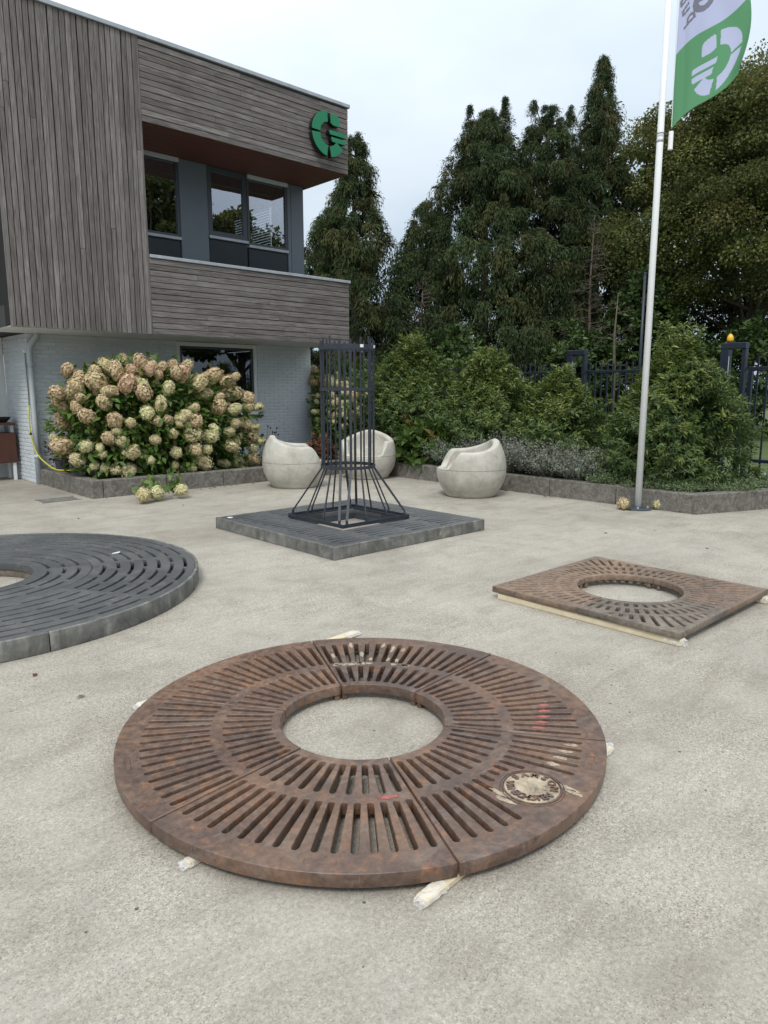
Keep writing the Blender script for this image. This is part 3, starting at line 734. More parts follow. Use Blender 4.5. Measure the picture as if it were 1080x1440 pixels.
# wooden battens under it
def batten(name, label, x0, y0, x1, y1, wd, th, film_ends, group=None, film=True):
    T = thing(name, label, 'batten', (x0, y0, 0), math.atan2(y1-y0, x1-x0), group); L = math.hypot(x1-x0, y1-y0)
    m_ = MB(); m_.cbox((0, -wd/2, .001), (L, wd/2, th), .003); m_.build('batten_wood', M['batten'], T)
    for e_ in film_ends:
        V = []; F = []; nn, kk = 9, 14; x_ = 0 if e_ == 0 else L; sg = 1 if e_ == 0 else -1; rr = random.Random(int(x0*100+y0*37+e_))
        for i in range(nn):
            for k in range(kk):
                a = 2*pi*k/kk; q = rr.uniform(.88, 1.28) if i > 1 else rr.uniform(.5, 1.1)
                V.append((x_ + sg*(-.022 + .12*i/(nn-1)) + rr.uniform(-.006, .006), wd*.56*q*cos(a), max(.003, th/2 + th*.62*q*sin(a))))
        for i in range(nn-1):
            for k in range(kk): F.append((i*kk+k, i*kk+(k+1) % kk, (i+1)*kk+(k+1) % kk, (i+1)*kk+k))
        m_ = MB(); m_.add(V, F); m_.build('plastic_wrap', M['film'], T)
    return T
batten('batten', 'pine batten wrapped in clear film under the near edge of the rusty round grate', 1.355, 1.305, 2.59, 1.41, .045, .024, (0, 1))
batten('batten', 'film wrapped batten under the left side of the rusty round grate', .925, 1.93, 1.45, 2.0, .035, .024, (0,))
batten('batten', 'batten poking out under the far side of the rusty round grate', 1.30, 3.13, 2.74, 3.23, .055, .026, (0, 1))

# square rusty grate
SQ = thing('square_tree_grate', 'rusty square cast iron tree grate with a round opening at right', 'tree grate', (4.70, 2.465, 0))
HS, HR = .70, .365; Z0, Z1 = .046, .090
for qd in range(4):
    a0 = qd*pi/2
    c, s_ = cos(a0), sin(a0); rot = lambda P: [(x*c - y*s_, x*s_ + y*c) for x, y in P]
    g = .0025
    outl = [(HR, g), (HS, g), (HS, HS), (g, HS), (g, HR)] + [(HR*cos(a), HR*sin(a)) for a in np.linspace(pi/2-.02, .02, 22)]
    polys = [rot(outl)]
    for (ra, rb, n_, wd) in ((.405, .49, 12, .026), (.520, .625, 15, .026), (.655, .88, 17, .025)):
        for k in range(n_):
            a = .06 + (pi/2-.12)*k/(n_-1)
            lim = (HS-.035)/max(cos(a), sin(a)); r_b = min(rb, lim)
            if r_b - ra > .045: polys.append(rot(capsule(ra, r_b, a, wd)))
    G = link('grate_segment', curve_plate('grate_segment', polys, Z1-Z0, .004), M['rustdark'] if qd == 2 else M['rust2'], SQ, (0, 0, (Z0+Z1)/2), label='darker grey segment at the near corner' if qd == 2 else None)
    for sg in (.10, pi/2-.10):
        m_ = MB(); q = a0 + sg; x, y = (HR+.02)*cos(q), (HR+.02)*sin(q); m_.cbox((x-.014, y-.014, -.06), (x+.014, y+.014, -.02), .004)
        m_.build('foot', M['rust2'], G)
batten('batten', 'pale pine batten under the left edge of the rusty square grate', 4.045, 1.765, 4.035, 3.12, .06, .045, (0,))
batten('batten', 'pale pine batten under the right edge of the rusty square grate', 5.33, 1.74, 5.34, 3.16, .06, .045, (0,))

# round grey grate
GR = thing('round_tree_grate', 'large round dark grey tree grate with concentric arc slots at left', 'tree grate', (1.169, 5.92, 0))
def arc_slot(r, a0, a1, wd, n=8):
    O = [((r+wd/2)*cos(a), (r+wd/2)*sin(a)) for a in np.linspace(a0, a1, n)]
    I = [((r-wd/2)*cos(a), (r-wd/2)*sin(a)) for a in np.linspace(a1, a0, n)]
    return O + I
def ring_segments(r0, r1, nseg, a_off, radii, unit_len):
    for s_ in range(nseg):
        a0 = a_off + 2*pi*s_/nseg; a1 = a0 + 2*pi/nseg
        polys = [sector(r0, r1, a0, a1, .0018, 60)]
        for j, r in enumerate(radii):
            pad = .022/r; n_ = max(2, round((a1-a0-2*pad)*r/unit_len)); st = (a1-a0-2*pad)/n_
            sh = (.5 if j % 2 else 0.)
            for k in range(n_ + (1 if sh else 0)):
                b0 = a0 + pad + st*(k - sh); b1 = b0 + st - .032/r
                b0, b1 = max(b0, a0+pad), min(b1, a1-pad)
                if (b1-b0)*r > .05: polys.append(arc_slot(r, b0, b1, .027))
        link('grate_segment', curve_plate('grate_segment', polys, .06, .002), M['iron'], GR, (0, 0, .090 + random.uniform(-.001, .001)))
ring_segments(.49, .905, 4, radians(-14.6), [.60, .71, .815], .36)
ring_segments(.910, 1.688, 8, radians(-14.6), [1.0, 1.105, 1.21, 1.308, 1.412, 1.512, 1.615], .42)
def skirt(T, r0, r1, z0, z1, ang0, nseg, matn, name):
    for s_ in range(nseg):
        P = sector(r0, r1, ang0 + 2*pi*s_/nseg, ang0 + 2*pi*(s_+1)/nseg, .004, 60)
        link(name, curve_plate(name, [P], z1-z0, .004), M[matn], T, (0, 0, (z0+z1)/2))
skirt(GR, 1.690, 1.715, .002, .121, radians(-87.4), 4, 'rim', 'rim')
skirt(GR, .50, .53, .002, .058, radians(-14.6), 4, 'rustdark', 'inner_rim')
wp = MB(); blob(wp, 0, 0, .055, .018, .4, 0, 3, 9, .004); wp.build('paper_scrap', M['white'], None, loc=(2.36, 5.95, .1215), label='small white scrap lying on the dark round grate', cat='litter')

# square grey grate under the tree guard
CX, CY = 4.915, 5.89
GS = thing('square_tree_grate', 'thick square slate grey tree grate carrying the tree guard', 'tree grate', (CX, CY, 0))
HS2, HH = 1.045, .475
for (sx, sy) in ((1, 1), (-1, 1), (-1, -1), (1, -1)):
    g = .002; HS3 = HS2-.022
    fl = lambda P: [(x*sx, y*sy) for x, y in P][::(1 if sx*sy > 0 else -1)]
    polys = [fl([(HH, g), (HS3, g), (HS3, HS3), (g, HS3), (g, HH), (HH, HH)])]
    for j in range(11):
        y = .045 + j*.088; y = y + 0
        if y > HS3 - .06: continue
        st = (.035 if j % 2 else 0.)
        if y < HH + .03: rng_ = [(.575+st, .90-.035+st)]
        else: rng_ = [(.04, .42+st), (.46+st, .88+st)]
        for (p0, p1) in rng_:
            polys.append(fl([(p0, y-.015), (p1, y-.015), (p1, y+.015), (p0, y+.015)]))
    link('grate_segment', curve_plate('grate_segment', polys, .06, .002), M['iron'], GS, (0, 0, .090))
for k in range(4):
    m_ = MB()
    L = HS2 if k % 2 == 0 else HS2 - .022
    if k in (0, 2):
        y0 = -HS2 if k == 0 else HS2-.020
        m_.cbox((-HS2, y0, .002), (HS2, y0+.020, .121), .004)
    else:
        x0 = HS2-.020 if k == 1 else -HS2
        for (a, b_) in ((-HS2+.021, -.003), (.003, HS2-.021)): m_.cbox((x0, a, .002), (x0+.020, b_, .121), .004)
    m_.build('rim', M['rim'], GS)
m_ = MB()
for (lo, hi) in (((-HH-.02, -HH-.02, .002), (HH+.02, -HH, .058)), ((-HH-.02, HH, .002), (HH+.02, HH+.02, .058)), ((-HH-.02, -HH, .002), (-HH, HH, .058)), ((HH, -HH, .002), (HH+.02, HH, .058))): m_.box(lo, hi)
m_.build('inner_rim', M['frame'], GS)
m_ = MB(); m_.cbox((.33, -HS2-.002, .045), (.36, -HS2+.001, .08), .0008); m_.build('label_tag', M['mortar'], GS)
m_ = MB(); m_.lathe([(.03, .1195), (.03, .1215), (.02, .123), (.002, .123)], 14, (-.93, .93, 0)); m_.build('white_cap', M['white'], GS)

# ------------------------------------------------------------------ tree guard
TG = thing('tree_guard', 'anthracite steel tree guard with upright bars flaring to a square base', 'tree guard', (CX+.035, CY+.05, .121))
HB, RC = .475, .285
for k in range(4):
    m_ = MB(); m_.cbox((-HB, -HB, .0), (HB if k % 2 == 0 else HB, -HB+.045, .012), .002); m_.cbox((-HB+.001, -HB+.0005, .0125), (HB-.001, -HB+.008, .04), .002)
    o = m_.build('base_bar', M['steel'], TG); o.rotation_euler = (0, 0, k*pi/2); o.location.z = .0006*k
base = []
for k in range(4):
    for t in (-.41, -.15, .15, .41):
        p = Vector((t, -HB+.012, 0)); p.rotate(Matrix.Rotation(k*pi/2, 3, 'Z')); base.append(p)
for i, p in enumerate(base):
    k, j = divmod(i, 4); a = -pi/2 + k*pi/2 + (j-1.5)*radians(22.5)
    top = Vector((RC*cos(a), RC*sin(a), 0)); wd = .026 if j in (0, 3) else .015
    tz = 1.90 if j in (0, 3) else 1.91 + .012*(i % 3)
    pts = [(p.x, p.y, .01), (p.x, p.y, .075), (top.x, top.y, .56), (top.x, top.y, tz)]
    # flat bar swept along the bend: width tangential, depth radial
    rad = Vector((cos(a), sin(a), 0)); tan = Vector((-sin(a), cos(a), 0)); d = .012
    V = []
    for (x, y, z) in pts:
        c_ = Vector((x, y, z))
        V += [c_ - tan*wd/2 - rad*d/2, c_ + tan*wd/2 - rad*d/2, c_ + tan*wd/2 + rad*d/2, c_ - tan*wd/2 + rad*d/2]
    F = [(0, 3, 2, 1), (12, 13, 14, 15)]
    for s_ in range(3):
        for q in range(4): F.append((s_*4+q, s_*4+(q+1) % 4, s_*4+4+(q+1) % 4, s_*4+4+q))
    m_ = MB(); m_.add(V, F); m_.build('guard_bar', M['steel'], TG)
for z, h in ((.555, .034), (1.375, .034), (1.80, .05)):
    V = []; F = []; N_ = 48
    for k in range(N_):
        a = 2*pi*k/N_
        for r, zz in ((RC+.007, z), (RC+.013, z), (RC+.013, z+h), (RC+.007, z+h)): V.append((r*cos(a), r*sin(a), zz))
    for k in range(N_):
        for q in range(4): F.append((k*4+q, k*4+(q+1) % 4, ((k+1) % N_)*4+(q+1) % 4, ((k+1) % N_)*4+q))
    m_ = MB(); m_.add(V, F); o = m_.build('hoop', M['steel'], TG)
    for a in (radians(-100), radians(-60)):
        if z > 1.7:
            m_ = MB(); r = RC+.016; m_.cbox((-.002, -.02, -.015), (.002, .02, .015), .001); q = m_.build('zinc_clip', M['white'], o); q.location = (r*cos(a), r*sin(a), z+h*.6); q.rotation_euler = (0, 0, a)

# ------------------------------------------------------------------ concrete ball chairs
def ball_chair_mesh():
    NT = 120
    def rho(z):
        k = .64 if z > .38 else .50
        zz = max(z, .05); r = .5*math.sqrt(max(.02, 1 - ((zz-.38)/k)**2))
        return r*(1 - .07*((.05-z)/.05)**2) if z < .05 else r
    def ss(x): x = min(1, max(0, x)); return x*x*(3-2*x)
    V = []; ring = 0
    for i in range(NT):
        th = 2*pi*i/NT; a = abs(((th + pi) % (2*pi)) - pi); d = math.degrees(a)
        arm = .645 + .165*ss((d-75)/105)**1.15
        zr = .405 + (arm-.405)*ss((d-33)/27)
        t = .052
        col = [(0.001, 0.0), (rho(0)-.03, 0.0)]
        for k in range(21): 
            z = (zr-.03)*k/20; r = rho(z)
            col.append((r, max(z, .002)))
        ro = rho(zr-.03)
        for k in range(1, 7):
            b_ = pi*k/6; col.append((ro - t + t*cos(b_) - .004*k/6, zr - .03 + .036*sin(b_)))
        ri = ro - 2*t; zs = .335
        zi = zr - .03
        for k in range(1, 13):
            f = k/12
            z = zi + (zs - zi)*f; r = ri - .045*ss((f-.45)/.55) - .01*f
            col.append((r, z))
        rl = col[-1][0]
        for k in range(1, 6):
            f = k/5; col.append((rl*(1-f) + .001*f, zs - .012*math.sin(f*pi/2)))
        ring = len(col)
        for (r, z) in col: 
            if abs(z - .40) < .0 : r -= .003
            V.append((r*cos(th), r*sin(th), z))
    F = []
    for i in range(NT):
        j = (i+1) % NT
        for k in range(ring-1): F.append((i*ring+k, j*ring+k, j*ring+k+1, i*ring+k+1))
    m_ = MB(); m_.add(V, F); me = m_.mesh('chair_shell', True); me.materials.append(M['chair'])
    return me, rho
cme, crho = ball_chair_mesh()
sm = MB(); N_ = 90
sm.tube([((crho(.40)+.0005)*cos(2*pi*k/N_), (crho(.40)+.0005)*sin(2*pi*k/N_), .40) for k in range(N_+1)], .0022, 5, False)
seam_me = sm.mesh('seam_line'); seam_me.materials.append(M['kerb'])
VA = radians(47.3)
for (x, y, face, lab) in ((6.56, 9.20, VA-radians(78), 'round pale concrete seat facing right, nearest the big hydrangea'),
                          (8.17, 9.28, VA+radians(180-8), 'round pale concrete seat facing the camera behind the tree guard'),
                          (7.86, 6.66, VA+radians(95), 'round pale concrete seat facing left in front of the silver plants')):
    T = thing('ball_chair', lab, 'chair', (x, y, .001), face, 'round concrete seats in the yard')
    o = bpy.data.objects.new('chair_shell', cme); COL.objects.link(o); o.parent = T
    # only the outer half of the casting seam, below the rim
    o2 = bpy.data.objects.new('seam_line', seam_me); COL.objects.link(o2); o2.parent = T

# ------------------------------------------------------------------ flagpole and flag
PX, PY = 8.49, 4.405
FP = thing('flagpole', 'tall white flagpole standing beside the kerb', 'flagpole', (PX, PY, 0))
m_ = MB(); m_.tube([(0, 0, .02), (0, 0, 4.2), (0, 0, 8.6)], [.041, .038, .030], 20); m_.build('pole', M['polewhite'], FP, smooth=True)
m_ = MB(); m_.lathe([(.17, .0), (.17, .014), (.15, .02), (.06, .022), (.055, .04), (.047, .045)], 24); bp = m_.build('base_plate', M['frame'], FP)
for k in range(4):
    m_ = MB(); a = k*pi/2 + .5; m_.lathe([(.014, .018), (.014, .04), (.006, .044)], 6, (.12*cos(a), .12*sin(a), 0)); m_.build('bolt', M['alu'], bp)
m_ = MB(); m_.tube([(0, 0, 4.38), (0, 0, 4.41)], .0388, 20); m_.build('pole_joint', M['alu'], FP, smooth=True)
Rv = Vector((sin(VA), -cos(VA), 0)); Nv = Vector((cos(VA), sin(VA), 0))
HX = Rv*.125
m_ = MB(); m_.tube([HX + Vector((0, 0, 4.55)), HX*.6 + Vector((0, 0, 8.4))], .004, 6); m_.build('halyard', M['white'], FP)
m_ = MB(); m_.tube([HX + Vector((0, 0, 4.30)), HX + Vector((0, 0, 4.50))], .028, 12); m_.build('counterweight', M['polewhite'], FP)
m_ = MB(); N_ = 20
m_.tube([(.055*cos(2*pi*k/N_), .055*sin(2*pi*k/N_), 4.47) for k in range(N_+1)], .006, 5, False); m_.tube([Rv*.06 + Vector((0, 0, 4.47)), HX + Vector((0, 0, 4.47))], .006, 6); m_.build('halyard_ring', M['frame'], FP)

FLAG_Z, FLAG_H = 4.525, 2.5
nu, nv = 130, 320
u = np.linspace(0, 1, nu); v = np.linspace(0, FLAG_H, nv); U, Vv = np.meshgrid(u, v)
def flag_pos(U, Vv):
    w_ = .060*np.sin(2*pi*(.9*U - .22*Vv) + .6)*U + .022*np.sin(2*pi*(4.5*U + .25*Vv))*np.exp(-5*U)*np.minimum(1, U*12) + .012*np.sin(2*pi*(2.4*U + .8*Vv))*U
    rr_ = .74*U*(1 + .10*np.sin(pi*np.clip((Vv-.05)/.9, 0, 1.6))) - .03*np.sin(2*pi*U)*.5
    zz = Vv + .60*U + .03*np.sin(2*pi*U)
    X = Rv.x*rr_ + Nv.x*w_; Y = Rv.y*rr_ + Nv.y*w_
    return np.stack([X, Y, zz], -1)
Pf = flag_pos(U, Vv).reshape(-1, 3)
ii, jj = np.meshgrid(np.arange(nv-1), np.arange(nu-1), indexing='ij'); a_ = (ii*nu + jj).ravel()
Ff = np.stack([a_, a_+1, a_+nu+1, a_+nu], 1)
fme = np_mesh('flag', Pf, Ff, smooth=True)
cu_ = ((U[:-1, :-1] + U[1:, 1:])/2).ravel(); cv_ = ((Vv[:-1, :-1] + Vv[1:, 1:])/2).ravel()
def in_poly(px, py, P):
    ins = np.zeros(len(px), bool); n = len(P)
    for i in range(n):
        x1, y1 = P[i]; x2, y2 = P[(i+1) % n]
        if y1 == y2: continue
        c = ((y1 > py) != (y2 > py)) & (px < (x2-x1)*(py-y1)/(y2-y1) + x1); ins ^= c
    return ins
mi = np.where(cv_ < .80, 1, 0)
lx, ly = -(cu_-.585)/.305, (cv_-.385)/.295            # emblem seen from the back of the cloth, so mirrored
for P in logo_polys(): mi[in_poly(lx, ly, P)] = 0
# grey ring emblem and lettering on the white field, also mirrored
gx, gy = (cu_-.42)*.74, (cv_-1.13)
rr_ = np.hypot(gx, gy*1.0); mi[(rr_ < .125) & (rr_ > .062)] = 2
mi[(np.abs(gx+.02) < .05) & (np.abs(gy-.012) < .022)] = 2
def glyph(ch, cu0, cv0, size, ang):
    global mi
    me = text_mesh(ch, size, 0.); co = np.array([v_.co[:2] for v_ in me.vertices]); cen = (co.max(0)+co.min(0))/2
    dx = (cu_-cu0)*.74; dy = (cv_-cv0)
    ax_, ay_ = dx*cos(ang)+dy*sin(ang), -dx*sin(ang)+dy*cos(ang)
    near = (np.abs(ax_) < size) & (np.abs(ay_) < size); px, py = -ax_[near]+cen[0], ay_[near]+cen[1]
    hit = np.zeros(len(px), bool)
    for p in me.polygons:
        hit |= in_poly(px, py, [tuple(co[i]) for i in p.vertices])
    idx = np.where(near)[0]; mi[idx[hit]] = 2; bpy.data.meshes.remove(me)
for ch, cu0, cv0 in (('d', .19, 1.03), ('n', .13, 1.17), ('n', .09, 1.30), ('u', .07, 1.43)): glyph(ch, cu0, cv0, .20, radians(100))
fme.polygons.foreach_set('material_index', mi.astype(np.int32))
for k in ('flagwhite', 'flaggreen', 'flaggrey'): fme.materials.append(M[k])
fl = link('flag', fme, None, None, (PX + HX.x, PY + HX.y, FLAG_Z), label='green and white banner flag with mirrored G emblem flying from the white pole', cat='flag')
so = fl.modifiers.new('cloth', 'SOLIDIFY'); so.thickness = .002
# ------------------------------------------------------------------ fence, portal posts and gate
FX = 11.35
def fence(label, y0, y1, x=FX, step=.115, z0=.12, ztop=2.0, rails=(1.80, .22)):
    T = thing('metal_fence', label, 'fence', (x, y0, 0)); L = y1 - y0
    for z in rails: m_ = MB(); m_.cbox((-.022, 0, z), (.022, L, z+.045), .004); m_.build('rail', M['gate'], T)
    pm = MB(); pm.box((-.011, -.011, z0), (.011, .011, ztop-.05)); pm.add([(-.011,-.011,ztop-.05),(.011,-.011,ztop-.05),(.011,.011,ztop-.05),(-.011,.011,ztop-.05),(0,0,ztop)], [(0,1,4),(1,2,4),(2,3,4),(3,0,4)])
    me = pm.mesh('picket'); me.materials.append(M['gate'])
    n = int(L/step)
    for k in range(n):
        o = bpy.data.objects.new('picket', me); COL.objects.link(o); o.parent = T; o.location = (.002, (k+.5)*L/n, 0)
    for y in np.arange(0, L+.1, 2.5):
        m_ = MB(); m_.cbox((-.03, y-.03, 0), (.03, y+.03, 1.97), .004); m_.build('fence_post', M['gate'], T)
fence('dark steel picket fence behind the left shrubs and the tree guard', 7.35, 18.6)
fence('dark steel picket fence between the two gate portals', 4.80, 7.0)
def portal(label, y):
    T = thing('gate_portal', label, 'gate post', (FX-.12, y, 0))
    m_ = MB(); m_.cbox((-.07, -.06, 0), (.07, .06, 2.11), .006); m_.build('post', M['gate'], T)
    m_ = MB(); m_.cbox((-.07, -.30, 2.112), (.07, .062, 2.20), .006); m_.build('cap', M['gate'], T)
    m_ = MB(); m_.cbox((-.05, -.30, 0), (.05, -.24, 2.111), .005); m_.build('post', M['gate'], T)
    m_ = MB(); m_.cbox((-.075, -.075, .3), (-.068, -.066, 2.0), .001); m_.build('edge_strip', M['pipe'], T)
    return T
portal('dark steel gate portal post rising between two shrubs', 7.25)
T2 = portal('dark steel gate portal post carrying the amber lamp', 4.56)
m_ = MB(); m_.cbox((-.073, -.03, 1.50), (-.069, .02, 1.55), .001); m_.build('key_switch', M['white'], T2)
L_ = thing('beacon_lamp', 'amber warning lamp on top of the gate post', 'lamp', (FX-.12, 4.52, 2.20)); L_.scale = (.85, .85, .85)
m_ = MB(); m_.lathe([(.05, .001), (.05, .02), (.04, .022)], 16); m_.build('lamp_base', M['gate'], L_)
m_ = MB(); m_.lathe([(.046, .022), (.056, .05), (.055, .08), (.044, .12), (.022, .15), (.003, .162)], 18); m_.build('lamp_lens', M['amber'], L_, smooth=True)
GT = thing('sliding_gate', 'dark steel sliding gate at the right edge beside the amber lamp', 'gate', (FX+.10, 4.30, 0))
GL = 5.0
for z, h in ((1.79, .06), (.42, .05), (.11, .09)): m_ = MB(); m_.cbox((-.03, -GL, z), (.03, 0, z+h), .004); m_.build('gate_rail', M['gate'], GT)
for y in (-.002, -.62, -GL+.05): m_ = MB(); m_.cbox((-.032, y-.06, .105), (.032, y, 1.855), .004); m_.build('gate_stile', M['gate'], GT)
pm = MB(); pm.box((-.012, -.012, .15), (.012, .012, 2.0)); me = pm.mesh('picket'); me.materials.append(M['gate'])
for k in range(34):
    o = bpy.data.objects.new('picket', me); COL.objects.link(o); o.parent = GT; o.location = (.003, -.14*(k+1)+.01, 0)
m_ = MB(); m_.cbox((-.045, -.80, 1.58), (-.034, -.44, 1.76), .002); m_.build('notice_plate', M['white'], GT)
# low white wall glimpsed through the fence behind the tree guard
m_ = MB(); m_.cbox((0, 0, 0), (.2, 3.0, 1.62), .02); m_.build('white_wall', M['white'], None, loc=(14.2, 14.6, 0), label='low white wall glimpsed through the fence behind the tree guard', cat='wall')
# far lamp post between the trees
T = thing('thin_post', 'thin dark post among the trees beside the flagpole', 'post', (20.7, 10.95, 0))
m_ = MB(); m_.tube([(0, 0, 0), (0, 0, 4.9)], [.055, .04], 10); m_.build('post', M['steel'], T, smooth=True)
m_ = MB(); m_.lathe([(.042, 4.9), (.042, 4.94), (.02, 4.97)], 10); m_.build('post_cap', M['steel'], T)

# ------------------------------------------------------------------ foliage generators
def rnd_dirs(n, rg):
    d = rg.normal(size=(n, 3)); return unit(d)
def conifer(label, x, y, H, R, seed, mops=300, brown=.25, h0=.6, lean=0., shape=.85, mop_s=1., leaders=()):
    rg = np.random.default_rng(seed)
    T = thing('cypress_tree', label, 'tree', (x, y, 0), 0, 'tall drooping conifers behind the fence')
    m_ = MB(); m_.tube([(0, 0, 0), (.05, 0, H*.4), (lean*.5, .03, H*.75), (lean, 0, H*.97)], [.02*H, .015*H, .008*H, .02], 9)
    m_.build('trunk', M['bark'], T, smooth=True)
    # boughs carry drooping mop-like sprays
    n = int(mops*1.42); t = rg.random(n)**.9; hz = h0 + (H-h0)*t
    prof = R*np.clip(1-t, 0.0, 1)**shape*(1-.35*np.exp(-t*9)) + .10
    az = rg.random(n)*2*pi
    lob = 1 + .16*np.sin(az*3 + seed) + .10*np.sin(az*5 + hz*1.3 + seed*2) + .12*np.sin(hz*2.1 + seed)
    rad = prof*lob*np.where(rg.random(n) < .78, rg.uniform(.82, 1.08, n), rg.uniform(.35, .8, n))
    lx = lean*t**2
    C = np.stack([rad*np.cos(az)+lx, rad*np.sin(az), hz - .10*rad], 1)
    if leaders:
        ex = []
        for (dx, dy, dh, cnt) in leaders:
            tt = rg.random(cnt); a2 = rg.random(cnt)*2*pi; tt = tt**1.25; r2 = .75*(1-tt)**1.1+.02
            ex.append(np.stack([dx + r2*np.cos(a2), dy + r2*np.sin(a2), H*.68 + (dh - H*.68)*tt], 1))
        C = np.concatenate([C] + ex, 0); n = len(C); t = np.clip((C[:, 2]-h0)/(H-h0), 0, 1); rad = np.hypot(C[:, 0], C[:, 1]); az = np.arctan2(C[:, 1], C[:, 0])
    rm = mop_s*(.12 + .30*np.clip(1-t, 0, 1)**.5)*rg.uniform(.6, 1.45, n)
    ns, nk = 48, 5
    out_d = np.stack([np.cos(az), np.sin(az), np.zeros(n)], 1)
    a = rg.random((n, ns))*2*pi
    spread = rm[:, None]*rg.uniform(.2, 1.0, (n, ns))
    drop = rm[:, None]*rg.uniform(.6, 1.7, (n, ns))
    dirs = np.stack([np.cos(a), np.sin(a), np.zeros_like(a)], -1) + .55*out_d[:, None, :]
    s = (np.arange(nk)+.5)/nk
    s = np.clip(s[None, None, :] + rg.uniform(-.08, .08, (n, ns, nk)), 0, 1)
    horiz = (1-(1-s)**2.2)[..., None]
    Pp = C[:, None, None, :] + dirs[:, :, None, :]*(spread[:, :, None, None]*horiz) + rg.normal(0, .03, (n, ns, nk, 3))
    Pp[..., 2] += rm[:, None, None]*.45*(1-s) - drop[:, :, None]*s**1.9
    tang = dirs[:, :, None, :]*(spread[:, :, None, None]*2.2*((1-s)**1.2)[..., None]); tang = tang + np.zeros_like(Pp)
    tang[..., 2] += -rm[:, None, None]*.45 - drop[:, :, None]*1.9*s**.9
    D = unit(tang) + .30*rg.normal(size=Pp.shape)
    N_ = rg.normal(size=Pp.shape)*.6 + out_d[:, None, None, :] + np.array([0, 0, .5])
    n_l = Pp.size//3
    L = (.120*rg.uniform(.6, 1.4, n_l))*np.repeat(np.clip(rm/.26, .6, 1.3), ns*nk); W = L*.25
    clump = np.repeat(rg.normal(0, .17, n), ns*nk)
    tint = np.clip(.42 + clump + rg.normal(0, .10, n_l), 0, 1)
    tone = np.clip(np.repeat((rg.random(n) < brown)*rg.uniform(.3, .9, n), ns*nk) + rg.normal(0, .08, n_l), 0, 1)
    me = leaf_mesh('crown', Pp.reshape(-1, 3), D.reshape(-1, 3), N_.reshape(-1, 3), L, W, tint, tone, .15)
    link('crown', me, M['conifer'], T)
    # a few bare boughs reaching from the trunk
    m_ = MB()
    for k in rg.choice(len(C), min(46, len(C)), replace=False):
        p = C[k]; zz = min(p[2]+.1, H*.95)
        m_.tube([(lean*(zz/H)**2, 0, zz - .12*np.hypot(p[0], p[1])), (p[0]*.5, p[1]*.5, zz+.02), tuple(p)], [.035, .022, .008], 4, False)
    m_.build('boughs', M['bark'], T, kind='stuff')
    return T
conifer('narrow pointed conifer just right of the office wall', 18.25, 21.45, 10.8, 2.7, 11, 330, .55, lean=.1, shape=.92)
conifer('low dark conifer half hidden by the office corner', 19.6, 24.4, 9.0, 2.9, 12, 200, .12, shape=.7)
conifer('broad dark conifer left of the twin peaks with the fullest crown', 22.0, 18.2, 11.6, 3.3, 13, 430, .22, shape=.62, leaders=((.45, -.4, 12.1, 70), (-.45, .45, 11.8, 70), (.05, -.05, 11.95, 40)))
conifer('broad dark conifer with three small tips beside the thin tall one', 23.7, 16.7, 11.8, 2.5, 14, 340, .25, shape=.62, leaders=((.55, -.5, 11.9, 60), (-.4, .35, 12.0, 60)))
conifer('tallest conifer with a thin ragged spire left of the flagpole', 25.6, 15.7, 13.7, 2.5, 15, 330, .35, shape=1.0, h0=2.2, mop_s=.9)
conifer('short bushy conifer between the pointed one and the broad one', 21.0, 20.3, 8.7, 2.5, 16, 230, .15, shape=.7)
conifer('dark conifer filling the gap behind the tall spire', 28.0, 17.0, 9.6, 2.6, 18, 170, .1, shape=.6)

